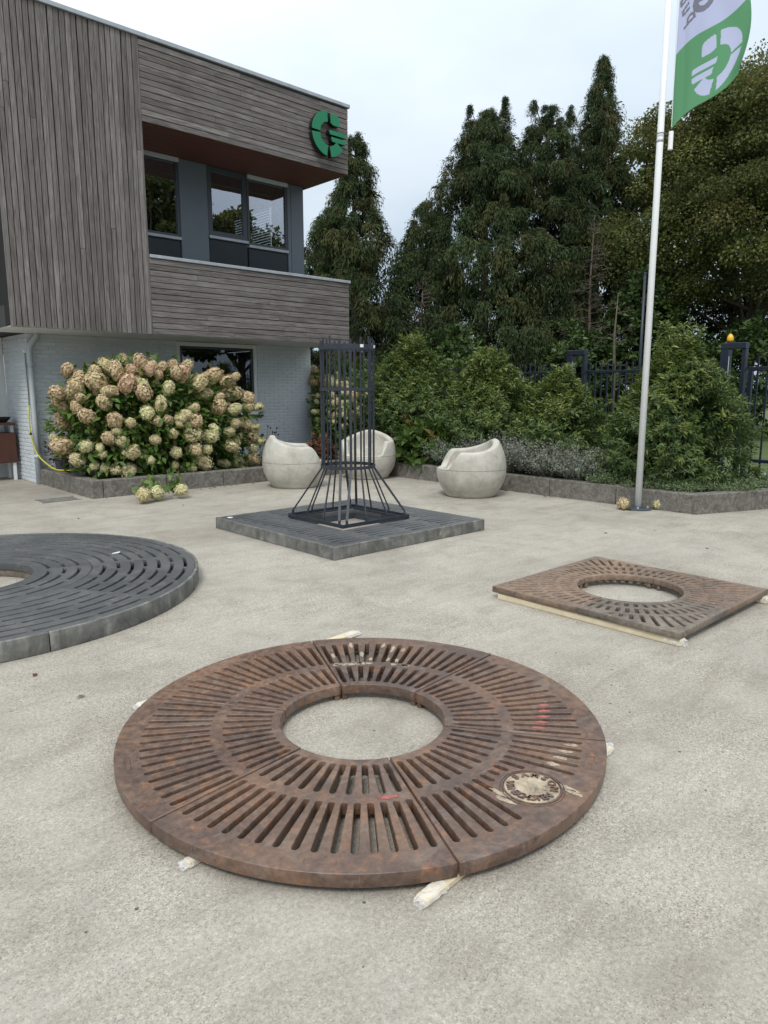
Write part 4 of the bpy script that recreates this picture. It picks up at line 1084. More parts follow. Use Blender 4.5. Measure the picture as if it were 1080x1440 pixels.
def broadleaf(name, label, x, y, H, R, seed, pads=170, per=260, rust=.4, leaf=.15, matn='maple', z0=.28, group=None, trunk='bark', cat='tree', wide=1., topr=.6):
    rg = np.random.default_rng(seed); T = thing(name, label, cat, (x, y, 0), 0, group)
    m_ = MB(); m_.tube([(0, 0, 0), (.04, .02, H*.2), (0, .08, H*.45), (.1, .1, H*.75)], [.024*H, .019*H, .013*H, .004*H], 10); m_.build('trunk', M[trunk], T, smooth=True)
    d = rnd_dirs(pads, rg); d[:, 2] = np.where(d[:, 2] < -.65, -d[:, 2], d[:, 2])
    f = np.where(rg.random(pads) < .75, rg.uniform(.78, 1.06, pads), rg.uniform(.35, .8, pads))
    lobe = 1 + .14*np.sin(3*np.arctan2(d[:, 1], d[:, 0]) + seed) + .12*np.sin(7*d[:, 2] + seed)
    zc = H*(z0+1)/2; zr = H*(1-z0)/2
    C = np.stack([d[:, 0]*R*f*lobe*wide, d[:, 1]*R*f*lobe, zc + d[:, 2]*zr*f], 1)
    m_ = MB()
    for k in range(0, pads, max(1, pads//44)):
        p = C[k]; s0 = np.array([0, .05, H*rg.uniform(.2, .5)]); mid = (s0+p)/2 + [0, 0, -.08*R]
        m_.tube([tuple(s0), tuple(mid), tuple(p)], [.008*H, .005*H, .0015*H], 5, False)
    m_.build('limbs', M[trunk], T, kind='stuff')
    pr = rg.uniform(.45, 1.1, pads)*R*.25
    q = rnd_dirs(pads*per, rg).reshape(pads, per, 3)*(rg.random((pads, per, 1))**.4)
    P = C[:, None, :] + q*pr[:, None, None]*np.array([1.15, 1.15, .55]); P[..., 2] -= .18*pr[:, None]*(q[..., 0]**2 + q[..., 1]**2)*1.4
    n_l = pads*per
    D = q + .7*rg.normal(size=q.shape); D[..., 2] -= .55
    N_ = np.array([0, 0, 1.]) + .55*rg.normal(size=q.shape)
    L = leaf*rg.uniform(.7, 1.35, n_l)
    tint = np.clip(.45 + np.repeat(rg.normal(0, .24, pads), per) + rg.normal(0, .14, n_l), 0, 1)
    hi = np.clip((C[:, 2]/H - .35)*1.1, 0, 1)
    tone = np.clip(np.repeat(np.clip(rust*hi*2*rg.random(pads) + (rg.random(pads) < rust*.3)*.5, 0, 1), per) + rg.normal(0, .12, n_l), 0, 1)
    me = leaf_mesh('crown', P.reshape(-1, 3), D.reshape(-1, 3), N_.reshape(-1, 3), L, L*.75, tint, tone, .12)
    link('crown', me, M[matn], T); return T
broadleaf('maple_tree', 'big maple turning rusty brown behind the flagpole', 27.0, 10.2, 11.8, 4.4, 21, 400, 520, .24, .09, z0=.22)
broadleaf('maple_tree', 'small browning tree top showing left of the flagpole', 28.6, 14.9, 11.9, 2.2, 22, 90, 200, .5, .15, z0=.4)
broadleaf('roadside_tree', 'yellow green tree beyond the amber gate lamp', 33.0, 8.6, 8.0, 3.4, 23, 120, 220, 0., .18, matn='bright', z0=.12)
# trees across the road to the right, seen mirrored in the upper windows
for k, (x, y, h, r, s_) in enumerate(((21.3, -10.0, 10.6, 3.0, 31), (16.2, -10., 12.4, 3.4, 32), (25.6, -9.6, 9.6, 2.6, 33))):
    broadleaf('roadside_tree', ['leafy tree outside the gate mirrored in the middle upper window', 'wide leafy tree across the road mirrored in the left upper window', 'leafy tree far behind the gate mirrored low in the right upper window'][k], x, y, h, r, s_, 110, 150, .2, .24, z0=.15)
# dark evergreen undergrowth under the tall trees
def bush(name, label, cat, x, y, z, rx, ry, h, seed, n, L, W, matn, tips=.0, spike=.35, group=None, inner=.35, flat=.0, leaders=0, tint0=.45, droop=.25, base=None, cone=0.):
    rg = np.random.default_rng(seed); T = thing(name, label, cat, (x, y, z), 0, group)
    m_ = MB()
    for k in range(7):
        a = rg.random()*2*pi; m_.tube([(0.05*cos(a), .05*sin(a), 0), (rx*.25*cos(a), ry*.25*sin(a), h*.3), (rx*.4*cos(a), ry*.4*sin(a), h*.55)], [.03, .02, .006], 5, False)
    m_.build('stems', M['bark'], T, kind='stuff')
    per = 15; ns = n//per
    u_ = rg.random(ns); a = rg.random(ns)*2*pi
    zz = u_**.85
    prof = (np.sqrt(np.clip(1-(zz-.32)**2/.68**2*.92, .02, 1))*(1-.25*zz))*(1-cone) + cone*np.minimum(1, .55+zz*1.6)*np.clip(1-zz, 0.02, 1)**.75*1.12
    lob = 1 + .17*np.sin(a*3+seed) + .13*np.sin(a*5+seed*1.7+zz*5) + .13*np.sin(zz*9+a*2+seed) + .06*np.sin(zz*23+a*7)
    inn = rg.random(ns) < inner
    f = np.where(inn, rg.uniform(.3, .9, ns), rg.uniform(.88, 1.12, ns))
    top = 1 + .14*np.sin(a*2.2+seed)*(zz > .6)
    S = np.stack([rx*prof*lob*f*np.cos(a), ry*prof*lob*f*np.sin(a), h*zz*top*.95], 1)
    out_d = unit(np.stack([np.cos(a), np.sin(a), .35+.9*zz], 1))
    lead = np.zeros(ns, bool)
    if leaders:
        for k in range(leaders):
            ids = rg.choice(ns, max(3, ns//150), replace=False); a2 = rg.random()*2*pi; rr_ = rg.uniform(0, .4)
            S[ids] = np.stack([rx*rr_*cos(a2) + rg.normal(0, .05, len(ids)), ry*rr_*sin(a2) + rg.normal(0, .05, len(ids)), h*(.85 + .34*rg.random(len(ids)))], 1); out_d[ids] = unit(rg.normal(0, .25, (len(ids), 3)) + [0, 0, 1]); lead[ids] = True
    ax = unit(out_d + spike*rg.normal(size=(ns, 3)))
    k = np.arange(per); f_ = k/per
    ang = k*2.399
    e1 = unit(np.cross(ax, np.array([.13, .21, 1.]))); e2 = np.cross(ax, e1)
    rad = e1[:, None, :]*np.cos(ang)[None, :, None] + e2[:, None, :]*np.sin(ang)[None, :, None]
    sl = L*2.0*rg.uniform(.6, 1.3, ns)
    P = S[:, None, :] + ax[:, None, :]*(sl[:, None]*(f_-.5))[..., None]
    D = ax[:, None, :]*(.25 + .9*f_)[None, :, None] + rad*(1.0-.45*f_)[None, :, None] + .25*rg.normal(size=P.shape)
    D[..., 2] -= droop
    N_ = ax[:, None, :] - .4*rad + .3*rg.normal(size=P.shape)
    nl = ns*per; Ls = L*rg.uniform(.65, 1.25, nl)
    tint = np.clip(tint0 + np.repeat(rg.normal(0, .12, ns), per) + rg.normal(0, .15, nl), 0, 1)
    young = np.clip((rg.random(ns) < tips*(zz**1.6)*(~inn))*rg.uniform(.35, 1, ns) + lead*.6, 0, 1)
    tone = np.clip((young[:, None]*(.25+.75*f_)[None, :]).reshape(-1), 0, 1)
    me = leaf_mesh('leaves', P.reshape(-1, 3), D.reshape(-1, 3), N_.reshape(-1, 3), Ls, Ls*W/L, tint, tone, .2, .12)
    link('leaves', me, M[matn], T); return T
for k, (x, y, rx, h, s_) in enumerate(((19.0, 17.6, 2.4, 3.4, 41), (22.3, 14.6, 2.2, 3.6, 42), (24.2, 12.9, 2.2, 5.6, 43), (25.0, 9.4, 2.6, 3.6, 44), (21.0, 20.6, 2.4, 3.6, 45), (29.0, 13.5, 3.0, 5.0, 46))):
    bush('evergreen_bush', ['dark evergreen undergrowth bush below the pointed conifer', 'dark evergreen undergrowth bush left of the portal post', 'tall ivy dark bush below the tallest conifer', 'dark evergreen bush under the rusty maple', 'dark bush behind the tree guard below the conifers', 'dark bush behind the lamp post'][k], 'bush', x, y, 0, rx, rx, h, s_, 9000, .20, .10, 'laurel', group='dark undergrowth beyond the fence', inner=.3, tint0=.38)
# slim bare tree with pale trunk among the conifers
rg = np.random.default_rng(5)
for k, (x, y, H, lab) in enumerate(((22.6, 13.9, 7.4, 'slim bare tree with a pale trunk between the two tall conifers'), (19.4, 18.9, 5.6, 'thin bare greyish tree right of the pointed conifer'), (21.6, 12.3, 4.6, 'pale slender trunk beside the portal post'))):
    T = thing('bare_tree', lab, 'tree', (x, y, 0))
    m_ = MB(); m_.tube([(0, 0, 0), (.03, .02, H*.4), (-.05, .04, H*.7), (.02, .02, H)], [.075, .06, .04, .008], 8); m_.build('trunk', M['barkpale' if k == 2 else 'bark'], T, smooth=True)
    m_ = MB()
    for j in range(80 if k < 2 else 12):
        h = H*rg.uniform(.35, .98); a = rg.random()*2*pi; l = rg.uniform(.5, 1.5)*(1.2-h/H); e_ = (l*cos(a), l*sin(a), h + l*rg.uniform(-.2, .5))
        m_.tube([(0, 0, h), (e_[0]*.55, e_[1]*.55, h+l*.1), e_], [.02, .012, .004], 4, False)
        for q in range(4):
            b_ = a + rg.normal()*.8; f = rg.uniform(.3, 1); l2 = l*.45
            m_.tube([(e_[0]*f, e_[1]*f, h+(e_[2]-h)*f), (e_[0]*f + l2*cos(b_), e_[1]*f + l2*sin(b_), h+(e_[2]-h)*f + rg.uniform(-.2, .25))], [.008, .003], 3, False)
    m_.build('twigs', M['bark'], T, kind='stuff')
# young bright cypresses behind the fence
def young(x, y, h, seed, label):
    rg = np.random.default_rng(seed); T = thing('young_cypress', label, 'shrub', (x, y, 0), 0, 'young cypresses behind the fence')
    m_ = MB(); m_.tube([(0, 0, 0), (0, 0, h*.9)], [.03, .008], 5); m_.build('stem', M['bark'], T)
    n = 2200; t = rg.random(n); a = rg.random(n)*2*pi; r = .30*(1-t)**.7*rg.uniform(.5, 1.1, n) + .01
    P = np.stack([r*np.cos(a), r*np.sin(a), h*t], 1); D = np.stack([np.cos(a)*.5, np.sin(a)*.5, np.full(n, .9)], 1) + .3*rg.normal(size=(n, 3))
    link('foliage', leaf_mesh('foliage', P, D, rg.normal(size=(n, 3)), .16, .055, np.clip(rg.normal(.55, .2, n), 0, 1), np.full(n, .35), .1), M['laurel'], T)
for k, (x, y) in enumerate(((12.2, 14.6), (12.2, 14.1), (12.2, 13.6), (12.2, 13.1), (12.2, 12.6), (12.2, 10.75), (12.2, 10.35), (12.2, 9.95))):
    young(x, y, 2.15 + .12*sin(k*2.1), 60+k, ['leftmost', 'second', 'third', 'fourth', 'fifth'][k] + ' young green cypress of the row behind the tree guard' if k < 5 else ['left', 'middle', 'right'][k-5] + ' young green cypress tip between the first two shrubs')

# ------------------------------------------------------------------ shrubs in the bed
SH = [(9.95, 10.0, 1.0, 1.04, 1.98, 71, .8, 'tall leafy green shrub right behind the tree guard'),
      (9.80, 7.95, .88, .88, 1.72, 72, .9, 'leafy green shrub with one upright tip left of the portal post'),
      (9.72, 6.45, .72, .76, 1.42, 73, 1., 'yellowish green shrub in front of the portal post'),
      (9.80, 5.30, .40, .42, 1.12, 75, .5, 'smaller dark shrub just left of the flagpole'),
      (9.72, 4.55, .92, .86, 1.85, 74, .8, 'large dark leafy shrub right of the flagpole')]
for (x, y, rx, ry, h, sd_, tp, lab) in SH:
    bush('laurel_shrub', lab, 'shrub', x, y, .16, rx, ry, h, sd_, int(42000*rx*h/2), .082, .024, 'laurel', tips=tp, group='leafy shrubs in the right bed', leaders=7, inner=.35, droop=.45, cone=.22, tint0=.55)
# silver plants along the kerb
def wispy(name, label, x, y, r, h, seed, n=150, matn='lav', tone=0., L=.035, group=None, W=.4):
    rg = np.random.default_rng(seed); T = thing(name, label, 'plant', (x, y, .17), 0, group)
    a = rg.random(n)*2*pi; q = np.sqrt(rg.random(n))*r; sp = rg.uniform(.2, .75, n); hh = h*rg.uniform(.6, 1.15, n)*(1-.25*(q/r)**2)
    k = 26; s = np.linspace(.08, 1, k)
    P = np.stack([(q*np.cos(a))[:, None]*(.45+.75*s) + (sp*r*np.cos(a))[:, None]*s**1.5, (q*np.sin(a))[:, None]*(.45+.75*s) + (sp*r*np.sin(a))[:, None]*s**1.5, hh[:, None]*s**.9 + 0*q[:, None]], -1)
    P += rg.normal(0, .012, P.shape)
    D = rg.normal(size=P.shape); D[..., 2] += .7
    nl = n*k
    me = leaf_mesh('sprigs', P.reshape(-1, 3), D.reshape(-1, 3), rg.normal(size=(nl, 3)), L*rg.uniform(.7, 1.4, nl), L*W, np.clip(rg.normal(.5, .2, nl) + np.tile(.15*(s-.5), n), 0, 1), np.clip(tone + rg.normal(0, .12, nl), 0, 1), .1)
    link('sprigs', me, M[matn], T)
    m_ = MB()
    for i in range(0, n, 3): m_.tube([tuple(P[i, 0]), tuple(P[i, k//2]), tuple(P[i, -1])], [.004, .003, .0015], 3, False)
    m_.build('stems', M['lav'], T, kind='stuff')
LAV = [(9.08, 8.05, .34, .42, .7, 'low blue grey plant beside the leafy perennials'), (9.12, 7.35, .36, .50, .2, 'silver wispy plant behind the left facing concrete seat'),
       (9.10, 6.75, .40, .56, 0., 'tall silver wispy plant just right of the left facing concrete seat'), (9.08, 6.15, .38, .50, .05, 'silver wispy plant in the middle of the kerb'), (9.05, 5.62, .34, .42, .35, 'grey green wispy plant nearest the flagpole')]
for i, (x, y, r, h, tn, lab) in enumerate(LAV): wispy('silver_plant', lab, x, y, r, h*1.15, 80+i, 380, 'lav', tn, .036, 'silver plants along the kerb')
COVS = [(8.95, 5.05, .22, .22, 'low grey green cover plant left of the pole'), (8.95, 4.55, .22, .16, 'low pale green cover plant behind the pole foot'), (9.0, 4.12, .22, .16, 'low pale green cover plant right of the pole at the kerb corner'), (9.55, 3.78, .28, .17, 'low pale green cover plant along the slanting kerb'), (10.15, 3.55, .25, .2, 'low pale green cover plant near the gate end of the kerb')]
for i, (x, y, r, h, lab) in enumerate(COVS): wispy('cover_plant', lab, x, y, r, h, 90+i, 220, 'cover', 0, .034, 'low cover plants behind the kerb', .5)
bush('leafy_perennial', 'broad leaved green perennial right of the middle concrete seat', 'plant', 9.12, 8.75, .16, .48, .50, .62, 101, 1500, .17, .10, 'peren', tips=.12, inner=.2, tint0=.5)
bush('leafy_perennial', 'reddish tipped perennial behind the middle concrete seat', 'plant', 9.45, 9.35, .16, .45, .45, .78, 102, 1300, .15, .08, 'peren', tips=.5, inner=.2, tint0=.4)
bush('brown_bloom_plant', 'plant with dried brown blooms between the two left concrete seats', 'plant', 8.35, 10.85, .16, .32, .25, .44, 103, 900, .09, .06, 'dryflower', inner=.2)
bush('yellow_leaf_plant', 'small yellow green plant beside the dark shrub left of the pole', 'plant', 9.15, 5.25, .16, .2, .2, .46, 104, 420, .11, .04, 'peren', tips=0, inner=.2, tint0=.8)

# ------------------------------------------------------------------ hydrangeas
def head_mesh(seed, nf=270):
    rg = np.random.default_rng(seed); i = np.arange(nf)+.5; z = 1-2*i/nf*.88; th = i*2.39996
    r = np.sqrt(1-z*z); d = np.stack([r*np.cos(th), r*np.sin(th), z], 1); d = unit(d + .10*rg.normal(size=d.shape))
    sc = np.array([.92, .92, 1.12]); bul = 1 + .10*np.sin(5*np.arctan2(d[:, 1], d[:, 0]) + seed) * r + .06*rg.normal(size=nf)
    C = d*sc*bul[:, None]*.9; C[:, 2] += .0
    e1 = unit(np.cross(d, np.array([.1, .2, 1.]))); e2 = np.cross(d, e1); rot = rg.random(nf)*pi
    Ps, Ds, Ns = [], [], []
    for q in range(4):
        a = rot + q*pi/2; dd = e1*np.cos(a)[:, None] + e2*np.sin(a)[:, None] + .25*d + .18*rg.normal(size=d.shape)
        Ps.append(C); Ds.append(dd); Ns.append(d)
    t = np.clip(np.tile(rg.normal(.6, .2, nf), 4) + rg.normal(0, .14, nf*4), 0, 1)
    me = leaf_mesh('flower_head', np.concatenate(Ps), np.concatenate(Ds), np.concatenate(Ns), .18*rg.uniform(.75, 1.25, nf*4), .16, t, None, .05)
    # soft core of massed florets behind the outer ones
    n0 = len(me.vertices); V0 = np.zeros(n0*3, np.float32); me.vertices.foreach_get('co', V0); V0 = V0.reshape(-1, 3)
    F0 = np.zeros(len(me.polygons)*3, np.int32); me.polygons.foreach_get('vertices', F0); F0 = F0.reshape(-1, 3)
    T0 = np.zeros(n0, np.float32); me.attributes['tint'].data.foreach_get('value', T0)
    nr, nc = 9, 14; th_ = np.linspace(.02, pi*.9, nr); ph_ = np.arange(nc)*2*pi/nc
    SV = np.array([[.84*.9*sin(a)*cos(p), .84*.9*sin(a)*sin(p), .84*1.08*cos(a)] for a in th_ for p in ph_])
    SF = [(i*nc+j, (i+1)*nc+j, (i+1)*nc+(j+1) % nc) for i in range(nr-1) for j in range(nc)] + [(i*nc+j, (i+1)*nc+(j+1) % nc, i*nc+(j+1) % nc) for i in range(nr-1) for j in range(nc)]
    bpy.data.meshes.remove(me)
    me = np_mesh('flower_head', np.concatenate([V0, SV]), np.concatenate([F0, np.array(SF)+n0]), np.concatenate([T0, rg.uniform(.15, .4, len(SV))]))
    me.materials.append(M['petal']); return me
HEADS = [head_mesh(200+i) for i in range(6)]
def hydrangea(label, cen, rr, pts, seed, nleaf, extra):
    rg = np.random.default_rng(seed); cen = np.array(cen); rr = np.array(rr)
    T = thing('hydrangea_bush', label, 'bush', (cen[0], cen[1], .16), 0)
    o0 = np.array([cen[0], cen[1], .16]); allh = []
    for p in pts:
        allh.append(tuple(p))
        if p[2] > .2 and p[0] > cen[0] - 1.15 and rg.random() < .5:      # a smaller head crowding each second one
            q = np.array(p[:3]) + rg.normal(0, .09, 3) + unit(cen - np.array(p[:3]))*.06; allh.append((q[0], q[1], max(q[2], .3), p[3]*rg.uniform(.6, .9)))
    for k in range(extra):
        d = unit(rg.normal(size=3)); d[2] = abs(d[2])*.9+.05; d[1] = abs(d[1])
        p = cen + d*rr*rg.uniform(.85, 1.0)*[.9, 1, 1]; allh.append((p[0], p[1], max(.3, p[2]), rg.uniform(.08, .12)))
    st = MB()
    for i, (x, y, z, s) in enumerate(allh):
        o = bpy.data.objects.new('flower_head', HEADS[i % 6]); COL.objects.link(o); o.parent = T
        o.location = Vector((x, y, z)) - Vector(o0)
        out_d = unit(np.array([x, y, z]) - cen + [0, 0, .25]); q = Vector(out_d + .35*rg.normal(size=3)).to_track_quat('Z', 'Y')
        o.rotation_euler = (q @ Matrix.Rotation(rg.random()*6, 3, 'Z').to_quaternion()).to_euler(); s *= rg.uniform(.85, 1.24); o.scale = (s, s*rg.uniform(.9, 1.), s*rg.uniform(1.0, 1.35)); o.color = (float(np.clip((.92 if seed == 301 else 1.2) - .36*z + rg.normal(0, .22), 0, 1)), 0, 0, 1)
        b_ = np.array([cen[0] + (x-cen[0])*.35 - o0[0], cen[1] + (y-cen[1])*.3 - o0[1], 0.]); e_ = np.array([x, y, z]) - o0
        st.tube([tuple(b_), tuple(b_*.5 + e_*.5 + [0, 0, .08]), tuple(e_ - out_d*s*.7)], [.011, .008, .005], 5, False)
    st.build('stems', M['bark'], T, kind='stuff')
    d = unit(rg.normal(size=(nleaf, 3))); f = rg.random(nleaf)**.45
    P = cen + d*rr*(f*.98)[:, None]; P[:, 2] = np.maximum(P[:, 2], .2)
    hp = np.array(allh)[:, :3]; kk = nleaf//2; src = hp[rg.integers(0, len(hp), kk)]           # half of the leaves sit below the flower heads
    P[:kk] = src + (cen-src)*rg.uniform(.02, .28, (kk, 1)) + rg.normal(0, .07, (kk, 3)) + [0, 0, -.07]; P[:, 2] = np.maximum(P[:, 2], .19)
    D = unit(P-cen) + .7*rg.normal(size=P.shape) + [0, 0, -.25]; N_ = unit(P-cen)*.5 + [0, 0, 1.] + .4*rg.normal(size=P.shape)
    me = leaf_mesh('leaves', P-o0, D, N_, .115*rg.uniform(.7, 1.4, nleaf), .07, np.clip(rg.normal(.5, .2, nleaf), 0, 1), np.clip((rg.random(nleaf) < .12)*rg.random(nleaf), 0, 1), .18, .15)
    link('leaves', me, M['hydleaf'], T)
H1 = [(3.79,10.92,1.78,0.108),(3.84,10.63,1.68,0.095),(3.56,10.77,1.46,0.113),(3.76,10.59,1.55,0.113),(4.03,10.54,1.76,0.095),(4.02,10.45,1.62,0.133),(3.79,10.47,1.4,0.094),(3.71,10.47,1.26,0.094),(3.82,10.38,1.14,0.124),(4.05,10.31,1.33,0.113),(4.21,10.51,1.84,0.096),(4.3,10.43,1.78,0.123),(4.51,10.37,1.79,0.109),(4.39,10.29,1.59,0.154),(4.12,10.33,1.48,0.095),(4.6,10.2,1.47,0.109),(4.68,10.42,1.9,0.098),(4.8,10.34,1.81,0.126),(4.98,10.36,1.85,0.1),(4.88,10.29,1.73,0.099),(5.17,10.39,1.88,0.101),(5.28,10.32,1.76,0.122),(5.44,10.44,1.88,0.091),(4.99,10.2,1.53,0.111),(4.61,10.14,1.18,0.109),(4.82,10.14,1.29,0.118),(4.36,10.17,1.03,0.096),(4.16,10.23,1.07,0.103),(4.74,10.11,1.05,0.086),(4.91,10.1,1.06,0.087),(5.11,10.11,1.08,0.1),(4.07,10.26,0.82,0.095),(4.18,10.22,0.91,0.076),(4.24,10.21,0.77,0.115),(4.38,10.2,0.61,0.109),(3.99,10.33,0.58,0.076),(3.79,10.41,0.71,0.083),(3.53,10.63,0.72,0.113),(3.45,10.71,0.84,0.064),(3.7,10.53,0.52,0.107),(4.02,10.39,0.39,0.077),(4.16,10.34,0.35,0.097),(4.34,10.29,0.33,0.109),(4.04,9.14,0.12,0.106),(4.26,9.21,0.12,0.101),(4.97,10.31,0.13,0.122),(4.63,9.23,0.12,0.111),(5.23,10.17,0.12,0.09),(5.54,10.26,0.12,0.084),(5.03,10.14,0.57,0.113),(4.7,10.12,0.78,0.078),(4.97,10.1,0.86,0.08),(5.39,10.15,1.23,0.073),(5.56,10.3,1.62,0.116),(5.9,10.5,1.73,0.128),(6.31,10.73,1.64,0.111),(6.4,10.71,1.45,0.134),(6.65,10.66,1.38,0.113),(6.67,10.65,1.22,0.1),(5.92,10.33,1.39,0.085),(5.87,10.27,1.23,0.127),(6.28,10.48,1.19,0.097),(6.24,10.42,0.95,0.079),(6.59,10.67,0.92,0.127),(6.75,10.63,0.86,0.082),(6.07,10.33,0.83,0.086),(6.16,10.41,0.66,0.122),(6.53,10.67,0.67,0.091),(6.72,10.63,0.71,0.128),(6.83,10.6,0.64,0.092),(6.7,10.62,0.51,0.091),(6.69,10.61,0.33,0.114),(6.39,10.68,0.31,0.127),(6.05,10.5,0.31,0.097),(6.22,10.51,0.49,0.088),(6.52,10.64,0.17,0.091),(5.51,10.24,0.41,0.117),(5.34,10.26,0.28,0.058),(5.33,10.15,0.61,0.102),(5.38,10.13,0.85,0.123),(5.61,10.18,0.78,0.117),(5.28,10.12,0.82,0.122),(5.74,10.2,0.89,0.076),(5.34,10.12,1.04,0.114),(5.21,10.12,1.14,0.081),(5.04,10.2,0.37,0.057),(3.9,10.43,0.42,0.069),(3.95,10.32,0.69,0.068),(4.63,10.19,0.47,0.079),(4.66,10.33,0.13,0.06)]
H2 = [(9.26,12.17,1.92,0.095),(9.25,12.19,1.7,0.112),(9.16,12.12,1.36,0.057),(9.08,11.85,1.39,0.056),(9.04,11.83,1.27,0.062),(9.07,12.0,1.19,0.057),(9.01,11.81,1.07,0.069),(9.0,11.76,0.92,0.056),(9.02,11.79,0.74,0.047),(9.19,11.53,1.65,0.092),(9.23,11.37,1.62,0.092),(9.3,11.24,1.6,0.076),(9.12,11.4,1.39,0.076),(9.23,11.2,1.41,0.091),(9.32,11.11,1.42,0.076),(9.38,11.05,1.39,0.091),(9.06,11.48,1.26,0.055),(9.14,11.28,1.27,0.091),(9.26,11.1,1.24,0.076),(9.35,11.02,1.24,0.091),(9.4,10.96,1.12,0.076),(9.56,10.93,1.39,0.076),(9.09,11.32,1.0,0.086),(9.18,11.19,1.15,0.085),(9.2,11.14,1.03,0.091),(9.29,11.04,1.03,0.076),(9.31,11.02,0.91,0.067),(9.19,11.16,0.79,0.067),(9.04,11.45,1.06,0.055),(9.09,11.32,0.88,0.067),(9.65,10.9,1.38,0.061),(9.4,10.96,1.03,0.061)]
hydrangea('big hydrangea bush with cream and dusty pink flower heads below the office window', (4.98, 10.95, .95), (1.55, .80, 1.12), H1, 301, 9500, 30)
hydrangea('smaller cream hydrangea behind the tree guard at the wall corner', (9.9, 11.7, .95), (.85, .85, 1.1), H2, 302, 4600, 14)
for i, (x, y, s, lab) in enumerate(((8.33, 4.52, .085, 'dry brown flower head lying left of the pole foot'), (8.66, 4.22, .08, 'dry cream flower head lying right of the pole foot'))):
    T = thing('fallen_flower', lab, 'flower', (x, y, 0), i)
    o = bpy.data.objects.new('flower_head', HEADS[i+2]); COL.objects.link(o); o.parent = T; o.location = (0, 0, s*.8); o.scale = (s, s, s*.9); o.color = (.25 + .45*i, 0, 0, 1)
    rg = np.random.default_rng(400+i); n = 9
    link('leaves', leaf_mesh('leaves', rg.normal(0, .05, (n, 3))*[1, 1, .1] + [0, 0, .012], rg.normal(size=(n, 3))*[1, 1, .2], np.tile([0, 0, 1.], (n, 1)), .10, .05, np.full(n, .8), np.full(n, .5), .1), M['hydleaf'], T)
# black seed heads beside the left seat
T = thing('seed_head_plant', 'thin stems with black seed heads beside the left concrete seat', 'plant', (6.75, 10.55, .16))
m_ = MB(); st = MB(); rg = np.random.default_rng(9)
for k in range(26):
    x, y, z = rg.uniform(-.3, .5), rg.uniform(-.15, .15), rg.uniform(.35, .72)
    st.tube([(x*.6, y*.6, 0), (x, y, z)], [.004, .003], 4, False); m_.lathe([(.004, -.018), (.015, -.006), (.015, .008), (.004, .018)], 7, (x, y, z))
st.build('stems', M['bark'], T, kind='stuff'); m_.build('seed_heads', M['black'], T, kind='stuff')

# ------------------------------------------------------------------ small things by the wall
T = thing('flower_pot', 'small dark pot with a reddish plant between downpipe and hydrangea', 'flower pot', (3.97, 12.0, .165))
m_ = MB(); m_.lathe([(.085, .0), (.105, .16), (.115, .22), (.120, .222), (.120, .25), (.105, .25), (.10, .215), (.01, .21)], 20); m_.build('pot', M['pot'], T)
rg = np.random.default_rng(77); n = 260; P = rg.normal(0, 1, (n, 3))*[.09, .09, .09] + [0, 0, .36]
link('plant_leaves', leaf_mesh('plant_leaves', P, P - [0, 0, .25] + .1*rg.normal(size=P.shape), rg.normal(size=P.shape)*.5 + [0, 0, 1], .075, .035, rg.random(n), None, .15), M['redleaf'], T)
m_ = MB()
for k in range(14):
    a = rg.random()*6.28; r = rg.uniform(.02, .1); m_.tube([(0, 0, .21), (r*cos(a), r*sin(a), .34 + .08*rg.random())], [.004, .002], 4, False)
m_.build('plant_stems', M['redleaf'], T, kind='stuff')
HP = [(3.60, 12.21, 2.10), (3.600, 12.20, 1.7), (3.60, 12.20, 1.35), (3.585, 12.19, 1.15), (3.575, 12.18, .95), (3.585, 12.15, .72), (3.62, 12.06, .50), (3.69, 11.9, .36), (3.76, 11.7, .275), (3.84, 11.48, .272), (3.96, 11.2, .30), (4.08, 10.95, .40)]
def smooth_path(P, n=8):
    P = [Vector(p) for p in P]; O = []
    for i in range(len(P)-1):
        p0, p1, p2, p3 = P[max(i-1, 0)], P[i], P[i+1], P[min(i+2, len(P)-1)]
        for k in range(n):
            t = k/n; O.append(.5*((2*p1) + (p2-p0)*t + (2*p0-5*p1+4*p2-p3)*t*t + (3*p1-p0-3*p2+p3)*t**3))
    return O + [P[-1]]
T = thing('garden_hose', 'yellow garden hose hanging beside the downpipe and trailing into the hydrangea', 'hose', (3.6, 12.2, 0))
sp = [p - Vector((3.6, 12.2, 0)) for p in smooth_path(HP)]
m_ = MB(); m_.tube(sp[:20], .010, 7); m_.build('hose_end', M['hose2'], T, smooth=True)
m_ = MB(); m_.tube(sp[19:], .012, 7); m_.build('hose_line', M['hose'], T, smooth=True)
m_ = MB(); m_.cbox((-.025, -.01, 2.08), (.02, .02, 2.13), .004); m_.build('tap', M['white'], T)
m_ = MB(); m_.tube([sp[36], sp[37]], .02, 8); m_.build('coupling', M['black'], T)
T = thing('outdoor_cabinet', 'brown cabinet with a dark worktop in the entrance recess at far left', 'cabinet', (3.2, 13.25, 0))
m_ = MB(); m_.cbox((-.6, -.2, .30), (.40, .2, .80), .01); m_.build('cabinet_box', M['cabinet'], T)
m_ = MB(); m_.cbox((-.62, -.22, .93), (.40, .22, .97), .01); m_.build('worktop', M['cabinet'], T)
for x in (-.55, .33):
    for y in (-.17, .13):
        m_ = MB(); m_.cbox((x, y, 0), (x+.05, y+.05, .298), .004); m_.build('leg', M['white'], T)
        m_ = MB(); m_.cbox((x, y, .802), (x+.05, y+.05, .928), .004); m_.build('support', M['alu'], T)
T = thing('grill_pan', 'black pan on top of the brown cabinet', 'pan', (3.45, 13.2, .971))
m_ = MB(); m_.lathe([(.06, .0), (.12, .06), (.13, .09), (.12, .09), (.05, .015)], 18); m_.build('pan_bowl', M['black'], T)
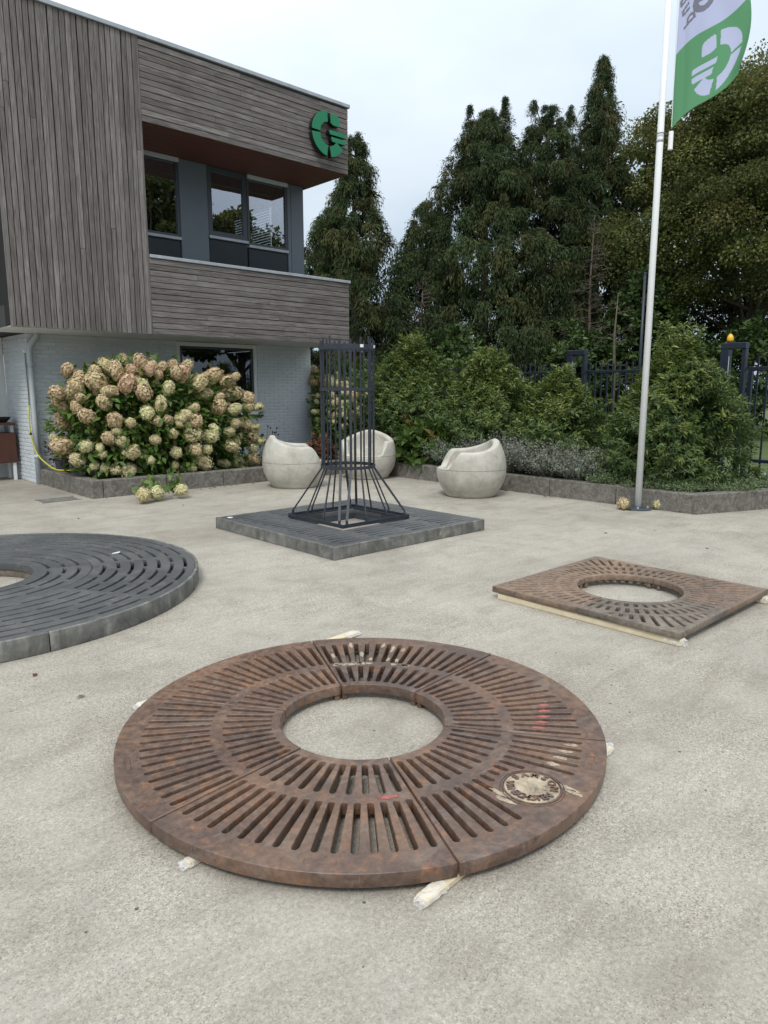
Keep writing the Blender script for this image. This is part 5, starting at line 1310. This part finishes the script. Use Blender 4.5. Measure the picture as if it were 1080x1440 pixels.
m_ = MB(); m_.tube([(-.12, 0, .08), (-.28, .02, .10)], .012, 7); m_.build('handle', M['black'], T)
# grit, chips and fallen petals scattered over the yard
m_ = MB(); rr = random.Random(3)
for k in range(420):
    x, y = rr.uniform(.2, 9), rr.uniform(.2, 9.5)
    if x < 8 and y < 9.7:
        s = rr.uniform(.002, .006); a = rr.random()*6
        V = [(x + s*rr.uniform(.6, 1.2)*cos(a+q*2.09), y + s*rr.uniform(.6, 1.2)*sin(a+q*2.09), .0005) for q in range(3)] + [(x, y, s*.5)]
        m_.add(V, [(0, 1, 3), (1, 2, 3), (2, 0, 3)])
m_.build('grit', M['kerb'], None, kind='stuff', label='dark grit and chips scattered over the concrete', cat='grit')
m_ = MB()
for k in range(160):
    x, y = rr.gauss(5.2, .9), 9.86 - abs(rr.gauss(0, .18)); s = rr.uniform(.008, .02); a = rr.random()*6
    m_.add([(x + s*cos(a+q*1.57)*(1 if q % 2 else .6), y + s*sin(a+q*1.57)*(1 if q % 2 else .6), .002 + .004*rr.random()) for q in range(4)], [(0, 1, 2, 3)])
m_.build('fallen_petals', M['mortar'], None, kind='stuff', label='dry petals fallen along the foot of the kerb', cat='petals')

T = thing('drain_cover', 'dull metal drain plate set in the concrete left of the hydrangea bed', 'drain cover', (3.30, 10.25, .0))
m_ = MB(); m_.cbox((-.24, -.16, .0005), (.24, .16, .006), .002); m_.build('cover_plate', M['rim'], T)
m_ = MB(); m_.cbox((-.26, -.18, .0004), (.26, -.162, .008), .002); m_.cbox((-.26, .162, .0004), (.26, .18, .008), .002); m_.build('cover_frame', M['kerb'], T)
P = []; rr = random.Random(12)
for k in range(90):
    t_ = rr.random()
    if t_ < .45: P.append((rr.uniform(3.8, 8.4), 9.97 - abs(rr.gauss(0, .10))))
    elif t_ < .85: P.append((8.72 - abs(rr.gauss(0, .12)), rr.uniform(3.8, 8.6)))
    else: P.append((rr.uniform(1, 8), rr.uniform(1, 9)))
P = np.array([(x, y, .006) for x, y in P]); n = len(P); rg = np.random.default_rng(13)
link('leaf_litter', leaf_mesh('leaf_litter', P, rg.normal(size=(n, 3))*[1, 1, .15], rg.normal(size=(n, 3))*.25 + [0, 0, 1], .05*rg.uniform(.5, 1.3, n), .028, rg.random(n), None, .2), M['dryflower'], kind='stuff', label='dry brown leaves blown against the kerbs', cat='leaves')
